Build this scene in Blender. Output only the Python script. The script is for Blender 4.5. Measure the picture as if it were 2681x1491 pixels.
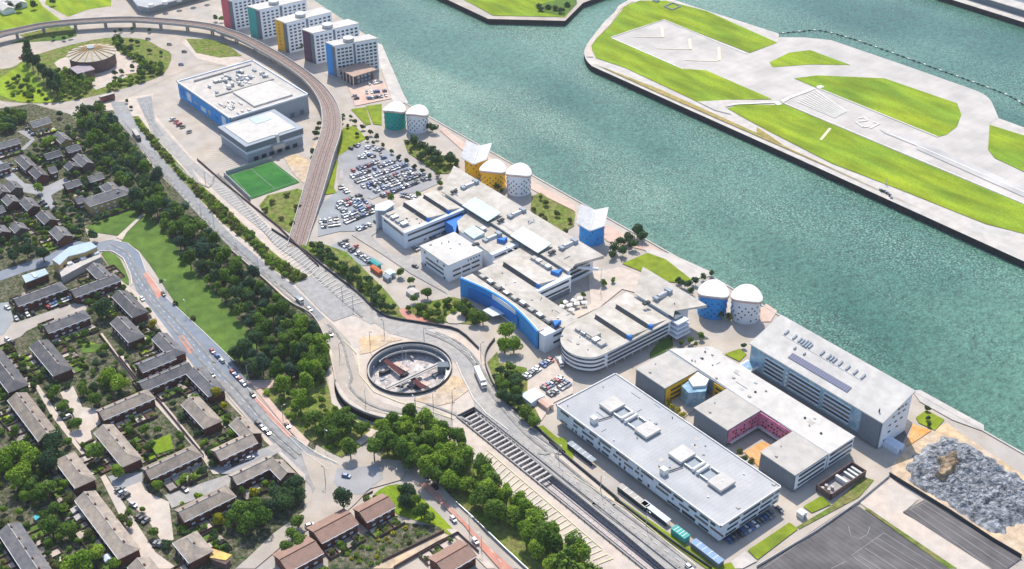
import bpy, bmesh, math, random
from mathutils import Vector, Matrix
from mathutils.geometry import delaunay_2d_cdt
random.seed(7)
R = math.radians
scene = bpy.context.scene
for o in list(bpy.data.objects): bpy.data.objects.remove(o)
C = scene.collection
# ------------------------------------------------------------------ camera
# world frame: x runs along the dock, y across it, z up, metres; camera 380 m up over the origin
FPX, TH, RO, AZ, HC = 3211.59, 0.5793236, -0.00455025, -0.88907744, 380.0
def _rot(v):
    a = (math.cos(AZ), math.sin(AZ)); n = (-a[1], a[0])
    return Vector((v[0]*a[0]+v[1]*a[1], v[0]*n[0]+v[1]*n[1], v[2]))
_fw = (0, math.cos(TH), -math.sin(TH)); _up = (0, math.sin(TH), math.cos(TH)); _rt = (1, 0, 0)
FW = _rot(_fw)
RT = _rot([_rt[i]*math.cos(RO)+_up[i]*math.sin(RO) for i in range(3)])
UP = _rot([-_rt[i]*math.sin(RO)+_up[i]*math.cos(RO) for i in range(3)])
cam = bpy.data.cameras.new('camera'); camo = bpy.data.objects.new('camera', cam); C.objects.link(camo)
m = Matrix.Identity(4)
for i in range(3): m[i][0] = RT[i]; m[i][1] = UP[i]; m[i][2] = -FW[i]
m[0][3] = 0; m[1][3] = 0; m[2][3] = HC
camo.matrix_world = m
cam.sensor_width = 36; cam.lens = FPX/2681*36; cam.clip_start = 5; cam.clip_end = 20000
scene.camera = camo
# ------------------------------------------------------------------ light
SUN_EL = R(53); SX, SY = -0.82, 0.57
w = bpy.data.worlds.new('World'); scene.world = w; w.use_nodes = True
nt = w.node_tree; bg = nt.nodes['Background']
sky = nt.nodes.new('ShaderNodeTexSky'); sky.sky_type = 'NISHITA'; sky.sun_disc = False
sky.sun_elevation = SUN_EL; sky.sun_rotation = math.atan2(SX, SY)
nt.links.new(sky.outputs[0], bg.inputs[0]); bg.inputs[1].default_value = 0.15
sl = bpy.data.lights.new('sun', 'SUN'); sl.energy = 3.6; sl.angle = R(0.5); sl.color = (1, .93, .82)
so = bpy.data.objects.new('sun', sl); C.objects.link(so)
sd = Vector((SX*math.cos(SUN_EL), SY*math.cos(SUN_EL), math.sin(SUN_EL)))
so.rotation_euler = (-sd).to_track_quat('-Z', 'Y').to_euler(); so.location = sd*900
scene.view_settings.view_transform = 'Standard'; scene.view_settings.look = 'None'
scene.view_settings.exposure = 0.43; scene.view_settings.gamma = 1
# ------------------------------------------------------------------ measuring helpers
ZN = dict(a0=(0,0,3.583),a1=(500,0,3.583),a2=(0,300,3.583),a3=(500,300,3.583),b0=(900,300,3.583),b1=(1100,500,3.583),
 b2=(0,600,3.583),b3=(600,600,3.583),c0=(0,900,4.178),c1=(0,1148,4.178),c2=(500,900,4.178),c3=(500,1148,4.178),
 d0=(900,850,4.178),d1=(1000,1148,4.178),d2=(1400,900,3.583),d3=(1500,1091,3.583),e0=(1981,1091,3.583),e1=(1850,780,3.583),
 e2=(1450,650,3.583),e3=(1981,200,3.583),f0=(1480,0,3.583),f1=(1981,0,3.583),f2=(1050,0,3.583))
def W(px, py, z=0.0):
    """survey: a sight line of the photograph cut with the level plane z"""
    d = FW*FPX + RT*(px-1340.5) - UP*(py-745.5); t = (z-HC)/d.z
    return (d.x*t, d.y*t)
def P(s):
    z = None; o = []
    for t in s.split():
        if ',' in t:
            x, y = t.split(',')[:2]; a, b, k = ZN[z]; o.append((a+float(x)/k, b+float(y)/k))
        else: z = t
    return o
def G(s, z=0.0): return [W(x, y, z) for x, y in P(s)]
def smooth(p, n=5, closed=False):
    o = []; L = len(p)
    for i in range(L if closed else L-1):
        g = (lambda k: p[k % L]) if closed else (lambda k: p[max(0, min(L-1, k))])
        a, b, c, d = g(i-1), g(i), g(i+1), g(i+2)
        for j in range(n):
            t = j/n
            o.append(tuple(.5*((2*b[q])+(-a[q]+c[q])*t+(2*a[q]-5*b[q]+4*c[q]-d[q])*t*t+(-a[q]+3*b[q]-3*c[q]+d[q])*t**3) for q in range(len(b))))
    if not closed: o.append(tuple(p[-1]))
    return o
def inside(x, y, poly):
    c = False; j = len(poly)-1
    for i in range(len(poly)):
        if (poly[i][1] > y) != (poly[j][1] > y) and x < (poly[j][0]-poly[i][0])*(y-poly[i][1])/(poly[j][1]-poly[i][1])+poly[i][0]: c = not c
        j = i
    return c
# ------------------------------------------------------------------ materials
MC = {}
def mat(name, col, rough=.8, var=.12, scale=.4, col2=None, metal=0, spec=.08, s2=None, fine=0.0, objvar=0, stripes=None, stretch=None):
    """plain procedural surface: base colour broken up by two sizes of noise (world space)"""
    if name in MC: return MC[name]
    m = bpy.data.materials.new(name); m.use_nodes = True; MC[name] = m
    n = m.node_tree.nodes; l = m.node_tree.links; b = n['Principled BSDF']
    b.inputs['Roughness'].default_value = rough; b.inputs['Metallic'].default_value = metal
    b.inputs['Specular IOR Level'].default_value = spec
    geo = n.new('ShaderNodeNewGeometry')
    def noise(sc, det=3):
        t = n.new('ShaderNodeTexNoise'); t.inputs['Scale'].default_value = sc; t.inputs['Detail'].default_value = det
        if stretch:
            mp = n.new('ShaderNodeMapping'); mp.inputs['Scale'].default_value = stretch; l.new(geo.outputs['Position'], mp.inputs[0]); l.new(mp.outputs[0], t.inputs['Vector'])
        else: l.new(geo.outputs['Position'], t.inputs['Vector'])
        return t
    def ramp(src, lo, hi):
        r = n.new('ShaderNodeMapRange'); r.inputs[1].default_value = .32; r.inputs[2].default_value = .68
        r.inputs[3].default_value = lo; r.inputs[4].default_value = hi; l.new(src, r.inputs[0]); return r
    rgb = n.new('ShaderNodeRGB'); rgb.outputs[0].default_value = (*col, 1); cur = rgb.outputs[0]
    if col2:
        t = noise(s2 or scale*.3, 4); r = ramp(t.outputs[0], 0, 1)
        mx = n.new('ShaderNodeMixRGB'); mx.inputs[2].default_value = (*col2, 1); l.new(r.outputs[0], mx.inputs[0]); l.new(cur, mx.inputs[1]); cur = mx.outputs[0]
    val = None
    if var:
        val = ramp(noise(scale, 4).outputs[0], 1-var, 1+var).outputs[0]
    if fine:
        f = ramp(noise(2.2, 3).outputs[0], 1-fine, 1+fine).outputs[0]
        if val:
            mm = n.new('ShaderNodeMath'); mm.operation = 'MULTIPLY'; l.new(val, mm.inputs[0]); l.new(f, mm.inputs[1]); val = mm.outputs[0]
        else: val = f
    if stripes:   # (period m, axis, strength): seams or boards
        sp = n.new('ShaderNodeSeparateXYZ'); l.new(geo.outputs['Position'], sp.inputs[0])
        d = n.new('ShaderNodeMath'); d.operation = 'DIVIDE'; l.new(sp.outputs[stripes[1]], d.inputs[0]); d.inputs[1].default_value = stripes[0]
        fr = n.new('ShaderNodeMath'); fr.operation = 'FRACT'; l.new(d.outputs[0], fr.inputs[0])
        gt = n.new('ShaderNodeMath'); gt.operation = 'LESS_THAN'; l.new(fr.outputs[0], gt.inputs[0]); gt.inputs[1].default_value = .22
        ml = n.new('ShaderNodeMath'); ml.operation = 'MULTIPLY_ADD'; l.new(gt.outputs[0], ml.inputs[0]); ml.inputs[1].default_value = -stripes[2]; ml.inputs[2].default_value = 1
        if val:
            mm = n.new('ShaderNodeMath'); mm.operation = 'MULTIPLY'; l.new(val, mm.inputs[0]); l.new(ml.outputs[0], mm.inputs[1]); val = mm.outputs[0]
        else: val = ml.outputs[0]
    if objvar:
        oi = n.new('ShaderNodeObjectInfo'); r = n.new('ShaderNodeMapRange'); l.new(oi.outputs['Random'], r.inputs[0])
        r.inputs[3].default_value = 1-objvar; r.inputs[4].default_value = 1+objvar
        if val:
            mm = n.new('ShaderNodeMath'); mm.operation = 'MULTIPLY'; l.new(val, mm.inputs[0]); l.new(r.outputs[0], mm.inputs[1]); val = mm.outputs[0]
        else: val = r.outputs[0]
    if val:
        vm = n.new('ShaderNodeVectorMath'); vm.operation = 'SCALE'; l.new(cur, vm.inputs[0]); l.new(val, vm.inputs['Scale']); cur = vm.outputs[0]
    l.new(cur, b.inputs['Base Color']); return m
def leafmat(name, c1, c2):
    m = bpy.data.materials.new(name); m.use_nodes = True; n = m.node_tree.nodes; l = m.node_tree.links; b = n['Principled BSDF']
    b.inputs['Roughness'].default_value = .75; b.inputs['Specular IOR Level'].default_value = .15
    b.inputs['Transmission Weight'].default_value = 0
    oi = n.new('ShaderNodeObjectInfo'); geo = n.new('ShaderNodeNewGeometry')
    t = n.new('ShaderNodeTexNoise'); t.inputs['Scale'].default_value = .55; l.new(geo.outputs['Position'], t.inputs['Vector'])
    ad = n.new('ShaderNodeMath'); ad.operation = 'ADD'; l.new(oi.outputs['Random'], ad.inputs[0]); l.new(t.outputs[0], ad.inputs[1])
    r = n.new('ShaderNodeMapRange'); r.inputs[1].default_value = .35; r.inputs[2].default_value = 1.6; l.new(ad.outputs[0], r.inputs[0])
    mx = n.new('ShaderNodeMixRGB'); mx.inputs[1].default_value = (*c1, 1); mx.inputs[2].default_value = (*c2, 1); l.new(r.outputs[0], mx.inputs[0])
    vm = n.new('ShaderNodeVectorMath'); vm.operation = 'SCALE'
    rr = n.new('ShaderNodeMapRange'); l.new(geo.outputs['Random Per Island'], rr.inputs[0]); rr.inputs[3].default_value = .45; rr.inputs[4].default_value = 1.65  # wide leaf tone spread, highlights and dark gaps put into the colour
    l.new(mx.outputs[0], vm.inputs[0]); l.new(rr.outputs[0], vm.inputs['Scale']); l.new(vm.outputs[0], b.inputs['Base Color'])
    tr = n.new('ShaderNodeBsdfTranslucent'); l.new(vm.outputs[0], tr.inputs[0]); ms = n.new('ShaderNodeMixShader'); ms.inputs[0].default_value = .35
    l.new(b.outputs[0], ms.inputs[1]); l.new(tr.outputs[0], ms.inputs[2]); l.new(ms.outputs[0], n['Material Output'].inputs[0]); return m
# setting
m_base = mat('pale_paving', (.52,.45,.37), .9, .15, .10, (.40,.37,.345), s2=.05, fine=.14)
m_road = mat('grey_asphalt', (.26,.27,.29), .9, .14, .3, (.34,.335,.325), s2=.05, fine=.10)
m_roadb = mat('blue_grey_asphalt', (.20,.24,.30), .85, .10, .15, (.26,.28,.31), fine=.05)
m_roadt = mat('tan_asphalt', (.48,.41,.34), .9, .10, .10, (.40,.37,.34), fine=.12)
m_roadc = mat('sunbleached_asphalt', (.43,.40,.365), .9, .12, .3, (.35,.34,.33), s2=.05, fine=.10)
m_park = mat('car_park_asphalt', (.37,.36,.36), .9, .1, .1, (.31,.32,.34), fine=.06)
m_parkb = mat('cool_car_park_asphalt', (.29,.315,.335), .9, .1, .1, (.34,.35,.36), fine=.06)
m_dark = mat('dark_tarmac', (.115,.11,.112), .9, .2, .12, (.17,.16,.16), fine=.08, stripes=(2.6,1,.18))
m_pave = mat('beige_footway', (.60,.50,.42), .9, .1, .2, (.52,.47,.42), fine=.08)
m_pink = mat('pink_paving', (.62,.42,.34), .9, .1, .2, (.58,.47,.40), fine=.08)
m_redb = mat('red_cycle_surface', (.56,.24,.18), .9, .12, .3, (.52,.32,.26), fine=.1)
m_conc = mat('pale_concrete', (.56,.515,.465), .85, .12, .15, (.50,.475,.45), s2=.06, fine=.10)
m_runway = mat('white_concrete', (.55,.51,.475), .85, .12, .06, (.48,.455,.43), s2=.02, fine=.06, stripes=(7.5,0,.035))
m_grassb = mat('bright_grass', (.27,.34,.02), .95, .28, .09, (.16,.265,.025), s2=.05, fine=.24, stretch=(.3,1,1))
m_grass = mat('mown_grass', (.115,.19,.035), .95, .22, .15, (.085,.15,.035), s2=.05, fine=.15)
m_lawn = mat('yellow_green_lawn', (.24,.30,.02), .95, .2, .2, (.17,.23,.03), fine=.2)
m_scrub = mat('rough_scrub', (.13,.20,.03), 1, .35, .35, (.20,.19,.07), s2=.12, fine=.35)
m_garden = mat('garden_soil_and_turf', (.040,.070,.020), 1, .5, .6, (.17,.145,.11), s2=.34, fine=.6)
m_dry = mat('dry_grass', (.42,.30,.13), 1, .2, .3, (.28,.27,.08), fine=.25)
m_soil = mat('bare_sandy_soil', (.60,.44,.27), 1, .2, .25, (.50,.42,.34), fine=.2)
m_orange = mat('orange_gravel', (.70,.33,.10), 1, .15, .4, (.64,.40,.2), fine=.2)
m_pitch = mat('green_pitch', (.03,.13,.035), .95, .12, .2, (.06,.21,.045), s2=.04, fine=.08)
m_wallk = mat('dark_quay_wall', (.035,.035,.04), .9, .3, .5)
m_white = mat('white_paint', (.74,.73,.71), .6, .08, .5, (.68,.66,.63), s2=.3)
m_mark = mat('worn_white_marking', (.66,.65,.60), .8, .10, 1)
m_yell = mat('pale_yellow_marking', (.68,.64,.42), .8, .10, 1)
# buildings
m_cream = mat('cream_roofing', (.60,.56,.51), .8, .12, .25, (.46,.42,.36), s2=.07, fine=.07, stripes=(1.5,0,.08))
m_croof = mat('clean_white_roof', (.64,.61,.57), .75, .09, .25, (.54,.52,.49), s2=.06, fine=.03)
m_groof = mat('ribbed_grey_roof', (.40,.415,.435), .7, .08, .12, (.48,.48,.485), s2=.04, fine=.05, stripes=(2.0,0,.06))
m_troof = mat('warm_grey_roof', (.52,.485,.44), .8, .09, .25, (.45,.43,.40), s2=.08)
m_wwall = mat('white_wall', (.76,.79,.84), .6, .03, .3)
m_bwall = mat('pale_blue_white_cladding', (.62,.70,.80), .5, .05, .4, stripes=(2.4,0,.06))
m_gwall = mat('dark_grey_cladding', (.17,.20,.235), .6, .06, .5, stripes=(1.8,0,.08))
m_mwall = mat('mid_grey_cladding', (.34,.38,.42), .6, .05, .5)
m_glass = mat('dark_window_glass', (.02,.03,.045), .12, 0, 1, spec=.8)
m_bglass = mat('blue_glazing', (.16,.30,.42), .15, .15, .6, (.30,.46,.56), s2=.3, spec=.8)
m_skyl = mat('pale_green_glass_roof', (.45,.58,.58), .2, .08, .4, (.55,.66,.66), spec=.7, stripes=(2.0,0,.15))
m_blue = mat('bright_blue_render', (.05,.30,.72), .5, .05, .3)
m_dblue = mat('deep_blue_render', (.04,.20,.58), .5, .05, .3)
m_yel = mat('yellow_render', (.88,.50,.03), .5, .05, .3)
m_ochre = mat('ochre_panel', (.80,.47,.08), .5, .1, .5)
m_green = mat('teal_green_render', (.02,.36,.30), .5, .05, .3)
m_tealw = mat('teal_cladding', (.07,.38,.36), .5, .05, .3)
m_pinkw = mat('magenta_pink_cladding', (.62,.17,.29), .5, .18, .5, (.62,.26,.38), s2=.7)
m_rose = mat('rose_red_cladding', (.62,.14,.19), .5, .05, .3)
m_purp = mat('dark_purple_cladding', (.13,.08,.13), .5, .08, .3)
m_orw = mat('amber_cladding', (.78,.45,.06), .5, .08, .3)
m_brick = mat('red_brown_brick', (.15,.065,.05), .9, .15, 1, fine=.15, objvar=.15)
m_tanb = mat('tan_brick', (.52,.36,.16), .9, .12, 1, fine=.1)
m_brown = mat('brown_brick', (.16,.11,.10), .9, .15, .6, fine=.12)
m_slate = mat('dark_slate_roof', (.12,.125,.14), .8, .14, .5, (.19,.18,.175), s2=.2, fine=.15, objvar=.2)
m_slateg = mat('weathered_grey_tiles', (.27,.235,.205), .85, .14, .5, (.39,.325,.265), s2=.2, fine=.15, objvar=.18)
m_browntile = mat('brown_roof_tiles', (.36,.23,.18), .9, .10, .6, (.30,.205,.165), s2=.3, fine=.16, stripes=(.9,1,.10))
m_orangetile = mat('orange_flat_roof', (.62,.38,.20), .9, .15, .6, (.70,.52,.14), fine=.1)
m_metal = mat('galvanised_metal', (.42,.44,.46), .4, .05, 1, metal=.4)
m_dmetal = mat('dark_metal', (.05,.055,.065), .5, .05, 1)
m_concd = mat('grey_concrete', (.36,.35,.345), .9, .12, .3, fine=.08)
m_ballast = mat('brown_ballast', (.31,.245,.22), .95, .15, .6, fine=.2)
m_rust = mat('maroon_canopy', (.10,.035,.04), .7, .15, .5)
m_bark = mat('bark', (.10,.075,.05), .95, .1, 2)
m_pv = mat('solar_cells', (.20,.21,.30), .7, .06, 1, spec=.2, stripes=(1.4,0,.35))
m_heap = None
def paint():
    m = bpy.data.materials.new('vehicle_paint'); m.use_nodes = True; n = m.node_tree.nodes; b = n['Principled BSDF']
    oi = n.new('ShaderNodeObjectInfo'); m.node_tree.links.new(oi.outputs['Color'], b.inputs['Base Color'])
    b.inputs['Roughness'].default_value = .35; b.inputs['Coat Weight'].default_value = .5; b.inputs['Coat Roughness'].default_value = .1; return m
m_paint = paint()
# water: one sheet with small real ripples in the normal
def water():
    m = bpy.data.materials.new('dock_water'); m.use_nodes = True; n = m.node_tree.nodes; l = m.node_tree.links; b = n['Principled BSDF']
    b.inputs['Roughness'].default_value = .20; b.inputs['IOR'].default_value = 1.33
    g = n.new('ShaderNodeNewGeometry')
    def noise(sc, det, scl=(1,1,1), rot=0, rough=.5):
        mp = n.new('ShaderNodeMapping'); mp.inputs['Rotation'].default_value = (0,0,R(rot)); mp.inputs['Scale'].default_value = scl; l.new(g.outputs['Position'], mp.inputs[0])
        t = n.new('ShaderNodeTexNoise'); t.inputs['Scale'].default_value = sc; t.inputs['Detail'].default_value = det; t.inputs['Roughness'].default_value = rough; l.new(mp.outputs[0], t.inputs['Vector']); return t.outputs[0]
    def rng(src, a, b_, c, d):
        r = n.new('ShaderNodeMapRange'); l.new(src, r.inputs[0])
        for i, v in enumerate((a, b_, c, d)): r.inputs[i+1].default_value = v
        return r.outputs[0]
    def mul(a, b_):
        q = n.new('ShaderNodeMath'); q.operation = 'MULTIPLY'; l.new(a, q.inputs[0]); l.new(b_, q.inputs[1]); return q.outputs[0]
    body_tone = noise(.006, 3, (1,.8,1)); lanes = noise(.011, 3, (.35,1,1), 8); rip = noise(.38, 5, (1,.6,1), 25, .75); fine = noise(.95, 3, (1,.7,1), 25, .6)
    mx = n.new('ShaderNodeMixRGB'); mx.inputs[1].default_value = (.020,.090,.068,1); mx.inputs[2].default_value = (.085,.190,.142,1); l.new(rng(body_tone, .35, .65, 0, 1), mx.inputs[0])  # broad random patches of two body colours
    ruff = rng(lanes, .40, .60, .25, 1)
    bp = n.new('ShaderNodeBump'); bp.inputs['Strength'].default_value = 1; l.new(rip, bp.inputs['Height']); l.new(mul(ruff, rng(lanes, 0, 1, .55, .55)), bp.inputs['Distance']); l.new(bp.outputs[0], b.inputs['Normal'])
    # glitter of the wind-chop painted as paler speckle over the darker body colour
    ch = mul(rng(fine, .48, .68, 0, 1), ruff)
    m2 = n.new('ShaderNodeMixRGB'); m2.inputs[2].default_value = (.24,.42,.33,1); l.new(ch, m2.inputs[0])
    vm = n.new('ShaderNodeVectorMath'); vm.operation = 'SCALE'; l.new(mx.outputs[0], vm.inputs[0]); l.new(rng(rip, .32, .68, .5, 1.6), vm.inputs['Scale']); l.new(vm.outputs[0], m2.inputs[1]); l.new(m2.outputs[0], b.inputs['Base Color'])  # ripple light and dark put into the body colour too
    return m
m_water = water()
# ------------------------------------------------------------------ mesh helpers
class M:
    def __init__(s): s.v = []; s.f = []; s.m = []
    def add(s, vs, fs, mi=0):
        k = len(s.v); s.v += [tuple(map(float, q)) for q in vs]; s.f += [tuple(k+i for i in f) for f in fs]; s.m += [mi]*len(fs); return s
    def box(s, x0, x1, y0, y1, z0, z1, mi=0):
        return s.add([(x0,y0,z0),(x1,y0,z0),(x1,y1,z0),(x0,y1,z0),(x0,y0,z1),(x1,y0,z1),(x1,y1,z1),(x0,y1,z1)],
            [(0,3,2,1),(4,5,6,7),(0,1,5,4),(1,2,6,5),(2,3,7,6),(3,0,4,7)], mi)
    def prism(s, poly, z0, z1, mi=0, top=None, topmi=None):
        """poly: xy list; z1 number or list per vertex"""
        ar = sum(poly[i][0]*poly[(i+1) % len(poly)][1]-poly[(i+1) % len(poly)][0]*poly[i][1] for i in range(len(poly)))
        if ar < 0:
            poly = poly[::-1]
            if isinstance(z1, (list, tuple)): z1 = z1[::-1]
        n = len(poly); zz = z1 if isinstance(z1, (list, tuple)) else [z1]*n
        vs = [(x, y, z0) for x, y in poly]+[(poly[i][0], poly[i][1], zz[i]) for i in range(n)]
        s.add(vs, [(i, (i+1) % n, n+(i+1) % n, n+i) for i in range(n)]+[tuple(range(n))[::-1]], mi)
        s.add([(poly[i][0], poly[i][1], zz[i]) for i in range(n)], [tuple(range(n))], mi if topmi is None else topmi); return s
    def cyl(s, x, y, z0, z1, r, n=16, mi=0, r2=None):
        r2 = r if r2 is None else r2
        vs = [(x+r*math.cos(2*math.pi*i/n), y+r*math.sin(2*math.pi*i/n), z0) for i in range(n)]+[(x+r2*math.cos(2*math.pi*i/n), y+r2*math.sin(2*math.pi*i/n), z1) for i in range(n)]
        return s.add(vs, [(i, (i+1) % n, n+(i+1) % n, n+i) for i in range(n)]+[tuple(range(n, 2*n)), tuple(range(n))[::-1]], mi)
    def bar(s, a, b, r, n=5, mi=0):
        a = Vector(a); b = Vector(b); d = (b-a).normalized(); u = d.orthogonal().normalized(); w_ = d.cross(u)
        vs = [tuple(c+u*r*math.cos(2*math.pi*i/n)+w_*r*math.sin(2*math.pi*i/n)) for c in (a, b) for i in range(n)]
        return s.add(vs, [(i, (i+1) % n, n+(i+1) % n, n+i) for i in range(n)]+[tuple(range(n, 2*n)), tuple(range(n))[::-1]], mi)
    def strip(s, pts, w0, z0, z1, mi=0):
        """ribbon with thickness along a polyline of (x,y[,z]); z0/z1 offsets"""
        n = len(pts); vs = []
        for i in range(n):
            a = pts[max(0, i-1)]; b = pts[min(n-1, i+1)]; dx, dy = b[0]-a[0], b[1]-a[1]; L = math.hypot(dx, dy) or 1
            z = pts[i][2] if len(pts[i]) > 2 else 0; ww = (w0[i] if isinstance(w0, (list, tuple)) else w0)/2
            ox, oy = -dy/L*ww, dx/L*ww
            vs += [(pts[i][0]-ox, pts[i][1]-oy, z+z0), (pts[i][0]+ox, pts[i][1]+oy, z+z0), (pts[i][0]+ox, pts[i][1]+oy, z+z1), (pts[i][0]-ox, pts[i][1]-oy, z+z1)]
        fs = []
        for i in range(n-1):
            k = 4*i
            fs += [(k+3, k+7, k+6, k+2), (k, k+1, k+5, k+4), (k, k+4, k+7, k+3), (k+1, k+2, k+6, k+5)]
        fs += [(0, 3, 2, 1), (4*n-4, 4*n-3, 4*n-2, 4*n-1)]
        return s.add(vs, fs, mi)
    def rbox(s, cx, cy, L, B, z0, z1, ang, mi=0):
        c, q = math.cos(ang), math.sin(ang)
        p = [(cx+x*c-y*q, cy+x*q+y*c) for x, y in ((-L/2,-B/2),(L/2,-B/2),(L/2,B/2),(-L/2,B/2))]
        return s.prism(p, z0, z1, mi)
    def mesh(s, name, mats, loc=(0,0,0), smooth=False):
        me = bpy.data.meshes.new(name)
        me.from_pydata([(x-loc[0], y-loc[1], z-loc[2]) for x, y, z in s.v], [], s.f)
        for q in (mats if isinstance(mats, (list, tuple)) else [mats]): me.materials.append(q)
        me.polygons.foreach_set('material_index', s.m)
        if smooth: me.polygons.foreach_set('use_smooth', [True]*len(s.f))
        me.update(); return me
def tag(o, label=None, cat=None, group=None, kind=None):
    if label: o['label'] = label
    if cat: o['category'] = cat
    if group: o['group'] = group
    if kind: o['kind'] = kind
    return o
def thing(name, label, cat, loc=(0,0,0), group=None, rz=0):
    o = bpy.data.objects.new(name, None); C.objects.link(o); o.location = loc; o.rotation_euler = (0,0,rz)
    o.empty_display_size = 1; return tag(o, label, cat, group)
def link(name, me, parent=None, loc=(0,0,0), rz=0):
    o = bpy.data.objects.new(name, me); C.objects.link(o); o.location = loc; o.rotation_euler = (0,0,rz)
    if parent: o.parent = parent
    return o
def part(name, mb, mats, parent, sm=False, label=None):
    """mesh given in world coordinates, stored relative to its (unrotated) thing"""
    t = parent; loc = Vector((0,0,0))
    while t: loc += t.location; t = t.parent
    o = link(name, mb.mesh(name, mats, tuple(loc), sm), parent)
    if label: o['label'] = label
    return o
def solid(name, mb, mats, label, cat, group=None):
    xs = [v[0] for v in mb.v]; ys = [v[1] for v in mb.v]; zs = [v[2] for v in mb.v]
    loc = ((min(xs)+max(xs))/2, (min(ys)+max(ys))/2, min(zs))
    return tag(link(name, mb.mesh(name, mats, loc), None, loc), label, cat, group)
def struct(name, mb, mats): return tag(link(name, mb.mesh(name, mats)), kind='structure')
LAY = {}
def sheet(name, poly, m, z, mb=None):
    b = M(); n = len(poly); ox, oy = poly[0]
    vs, _, fs, _, _, _ = delaunay_2d_cdt([Vector((x-ox, y-oy)) for x, y in poly], [(i, (i+1) % n) for i in range(n)], [], 1, 1e-4)
    F = []
    for f in fs:
        a, c, d = [vs[i] for i in f[:3]]
        F.append(tuple(f) if (c-a).cross(d-a) > 0 else tuple(f)[::-1])
    b.add([(v.x+ox, v.y+oy, z) for v in vs], F)
    return struct(name, b, m)
WC = {}
def win(parent, p0, p1, zs, cols, ww, wh, m=None, name='window', m0=1.0, skip=0, dep=.25):
    """a grid of window parts on the wall p0->p1 (outside on the right hand), bottoms at heights zs"""
    m = m or m_glass; dx, dy = p1[0]-p0[0], p1[1]-p0[1]; L = math.hypot(dx, dy); ang = math.atan2(dy, dx)
    key = (round(ww, 2), round(wh, 2), m.name, name)
    if key not in WC: WC[key] = M().box(-ww/2, ww/2, -dep, .06, 0, wh).mesh(name, m)
    t = parent; loc = Vector((0,0,0))
    while t: loc += t.location; t = t.parent
    for z in zs:
        for i in range(cols):
            if skip and random.random() < skip: continue
            u = (m0+(L-2*m0)*(i+.5)/cols)/L
            link(name, WC[key], parent, (p0[0]+dx*u-loc.x, p0[1]+dy*u-loc.y, z-loc.z), ang)
def ordw(i):
    return ['first','second','third','fourth','fifth','sixth','seventh','eighth','ninth','tenth','eleventh','twelfth','thirteenth','fourteenth','fifteenth','sixteenth','seventeenth','eighteenth','nineteenth','twentieth'][i] if i < 20 else ('twenty-'+['first','second','third','fourth','fifth','sixth','seventh','eighth','ninth'][i-20] if i < 29 else 'far')
FOOT = []   # footprints nothing may grow through
# ================================================================== SETTING: land, water, surfaces
def land(name, outer, holes, z0, z1, mats):
    bm = bmesh.new(); es = []
    for loop in [outer]+holes:
        vs = [bm.verts.new((x, y, z1)) for x, y in loop]
        es += [bm.edges.new((vs[i], vs[(i+1) % len(vs)])) for i in range(len(vs))]
    bmesh.ops.triangle_fill(bm, use_beauty=True, use_dissolve=False, edges=es)
    for f in bm.faces:
        if f.normal.z < 0: f.normal_flip()
        f.material_index = 0
    for loop in [outer]+holes:
        n = len(loop); a = [bm.verts.new((x, y, z1)) for x, y in loop]; b = [bm.verts.new((x, y, z0)) for x, y in loop]
        for i in range(n):
            j = (i+1) % n; f = bm.faces.new((a[i], b[i], b[j], a[j])); f.material_index = 1
    me = bpy.data.meshes.new(name); bm.to_mesh(me); bm.free()
    for q in mats: me.materials.append(q)
    return tag(link(name, me), kind='structure')
HCX, HCY, HR = -423, 275.5, 20.8
ringh = [(HCX+HR*math.cos(2*math.pi*i/48), HCY+HR*math.sin(2*math.pi*i/48)) for i in range(48)]
moat_out = smooth(G('c2 1560,290 1590,480 1690,640 1900,760 2150,830 2370,850'), 4)
moat_in = smooth(G('c2 2370,900 2120,900 1960,905 1800,830 1690,740 1600,620 1560,460'), 4)
moat = moat_out+moat_in
TR = [(-376,271.2),(-376,281.6),(400,281.6),(400,271.2)]
north = [(4000,459),(-690,459),(-705,468),(-792,508),(-935,522),(-1300,560),(-4000,900),(-4000,-4000),(4000,-4000)]
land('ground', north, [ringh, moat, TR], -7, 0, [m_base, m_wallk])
air = smooth(G('f0 250,622 195,560 180,470 240,360'), 4)[:-1]+G('f0 370,200 600,-10')+[(-715,763),(-603,773)]+smooth(G('f1 205,352 450,355 700,380'), 3)+G('f1 1400,620 2050,850')+smooth(G('f1 2130,885 2200,950 2270,1110'), 3)+[(-378,770),(4000,770),(4000,611),(-461,611)]
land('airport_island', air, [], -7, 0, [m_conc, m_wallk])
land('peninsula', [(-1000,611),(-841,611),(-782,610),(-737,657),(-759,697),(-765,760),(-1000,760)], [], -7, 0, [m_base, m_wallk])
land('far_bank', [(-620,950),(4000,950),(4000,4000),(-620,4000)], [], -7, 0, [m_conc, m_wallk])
sheet('dock_water', [(-6000,445),(6000,445),(6000,6000),(-6000,6000)], m_water, -4.4)
sheet('underpass_floor', [(HCX-24,HCY-24),(HCX+24,HCY-24),(HCX+24,HCY+24),(HCX-24,HCY+24)], mat('mottled_station_floor', (.66,.60,.57), .9, .3, .5, (.36,.33,.33), s2=.22, fine=.2), -5.6)  # pale floor broken up by random darker patches
mo = M().prism(moat, -4.2, -3.7); struct('sunken_road', mo, m_road)
sheet('trench_floor', [(-377,270.5),(-377,282),(400,282),(400,270.5)], mat('trench_ballast', (.50,.45,.44), .95, .15, .6, fine=.2), -3.4)
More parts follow.
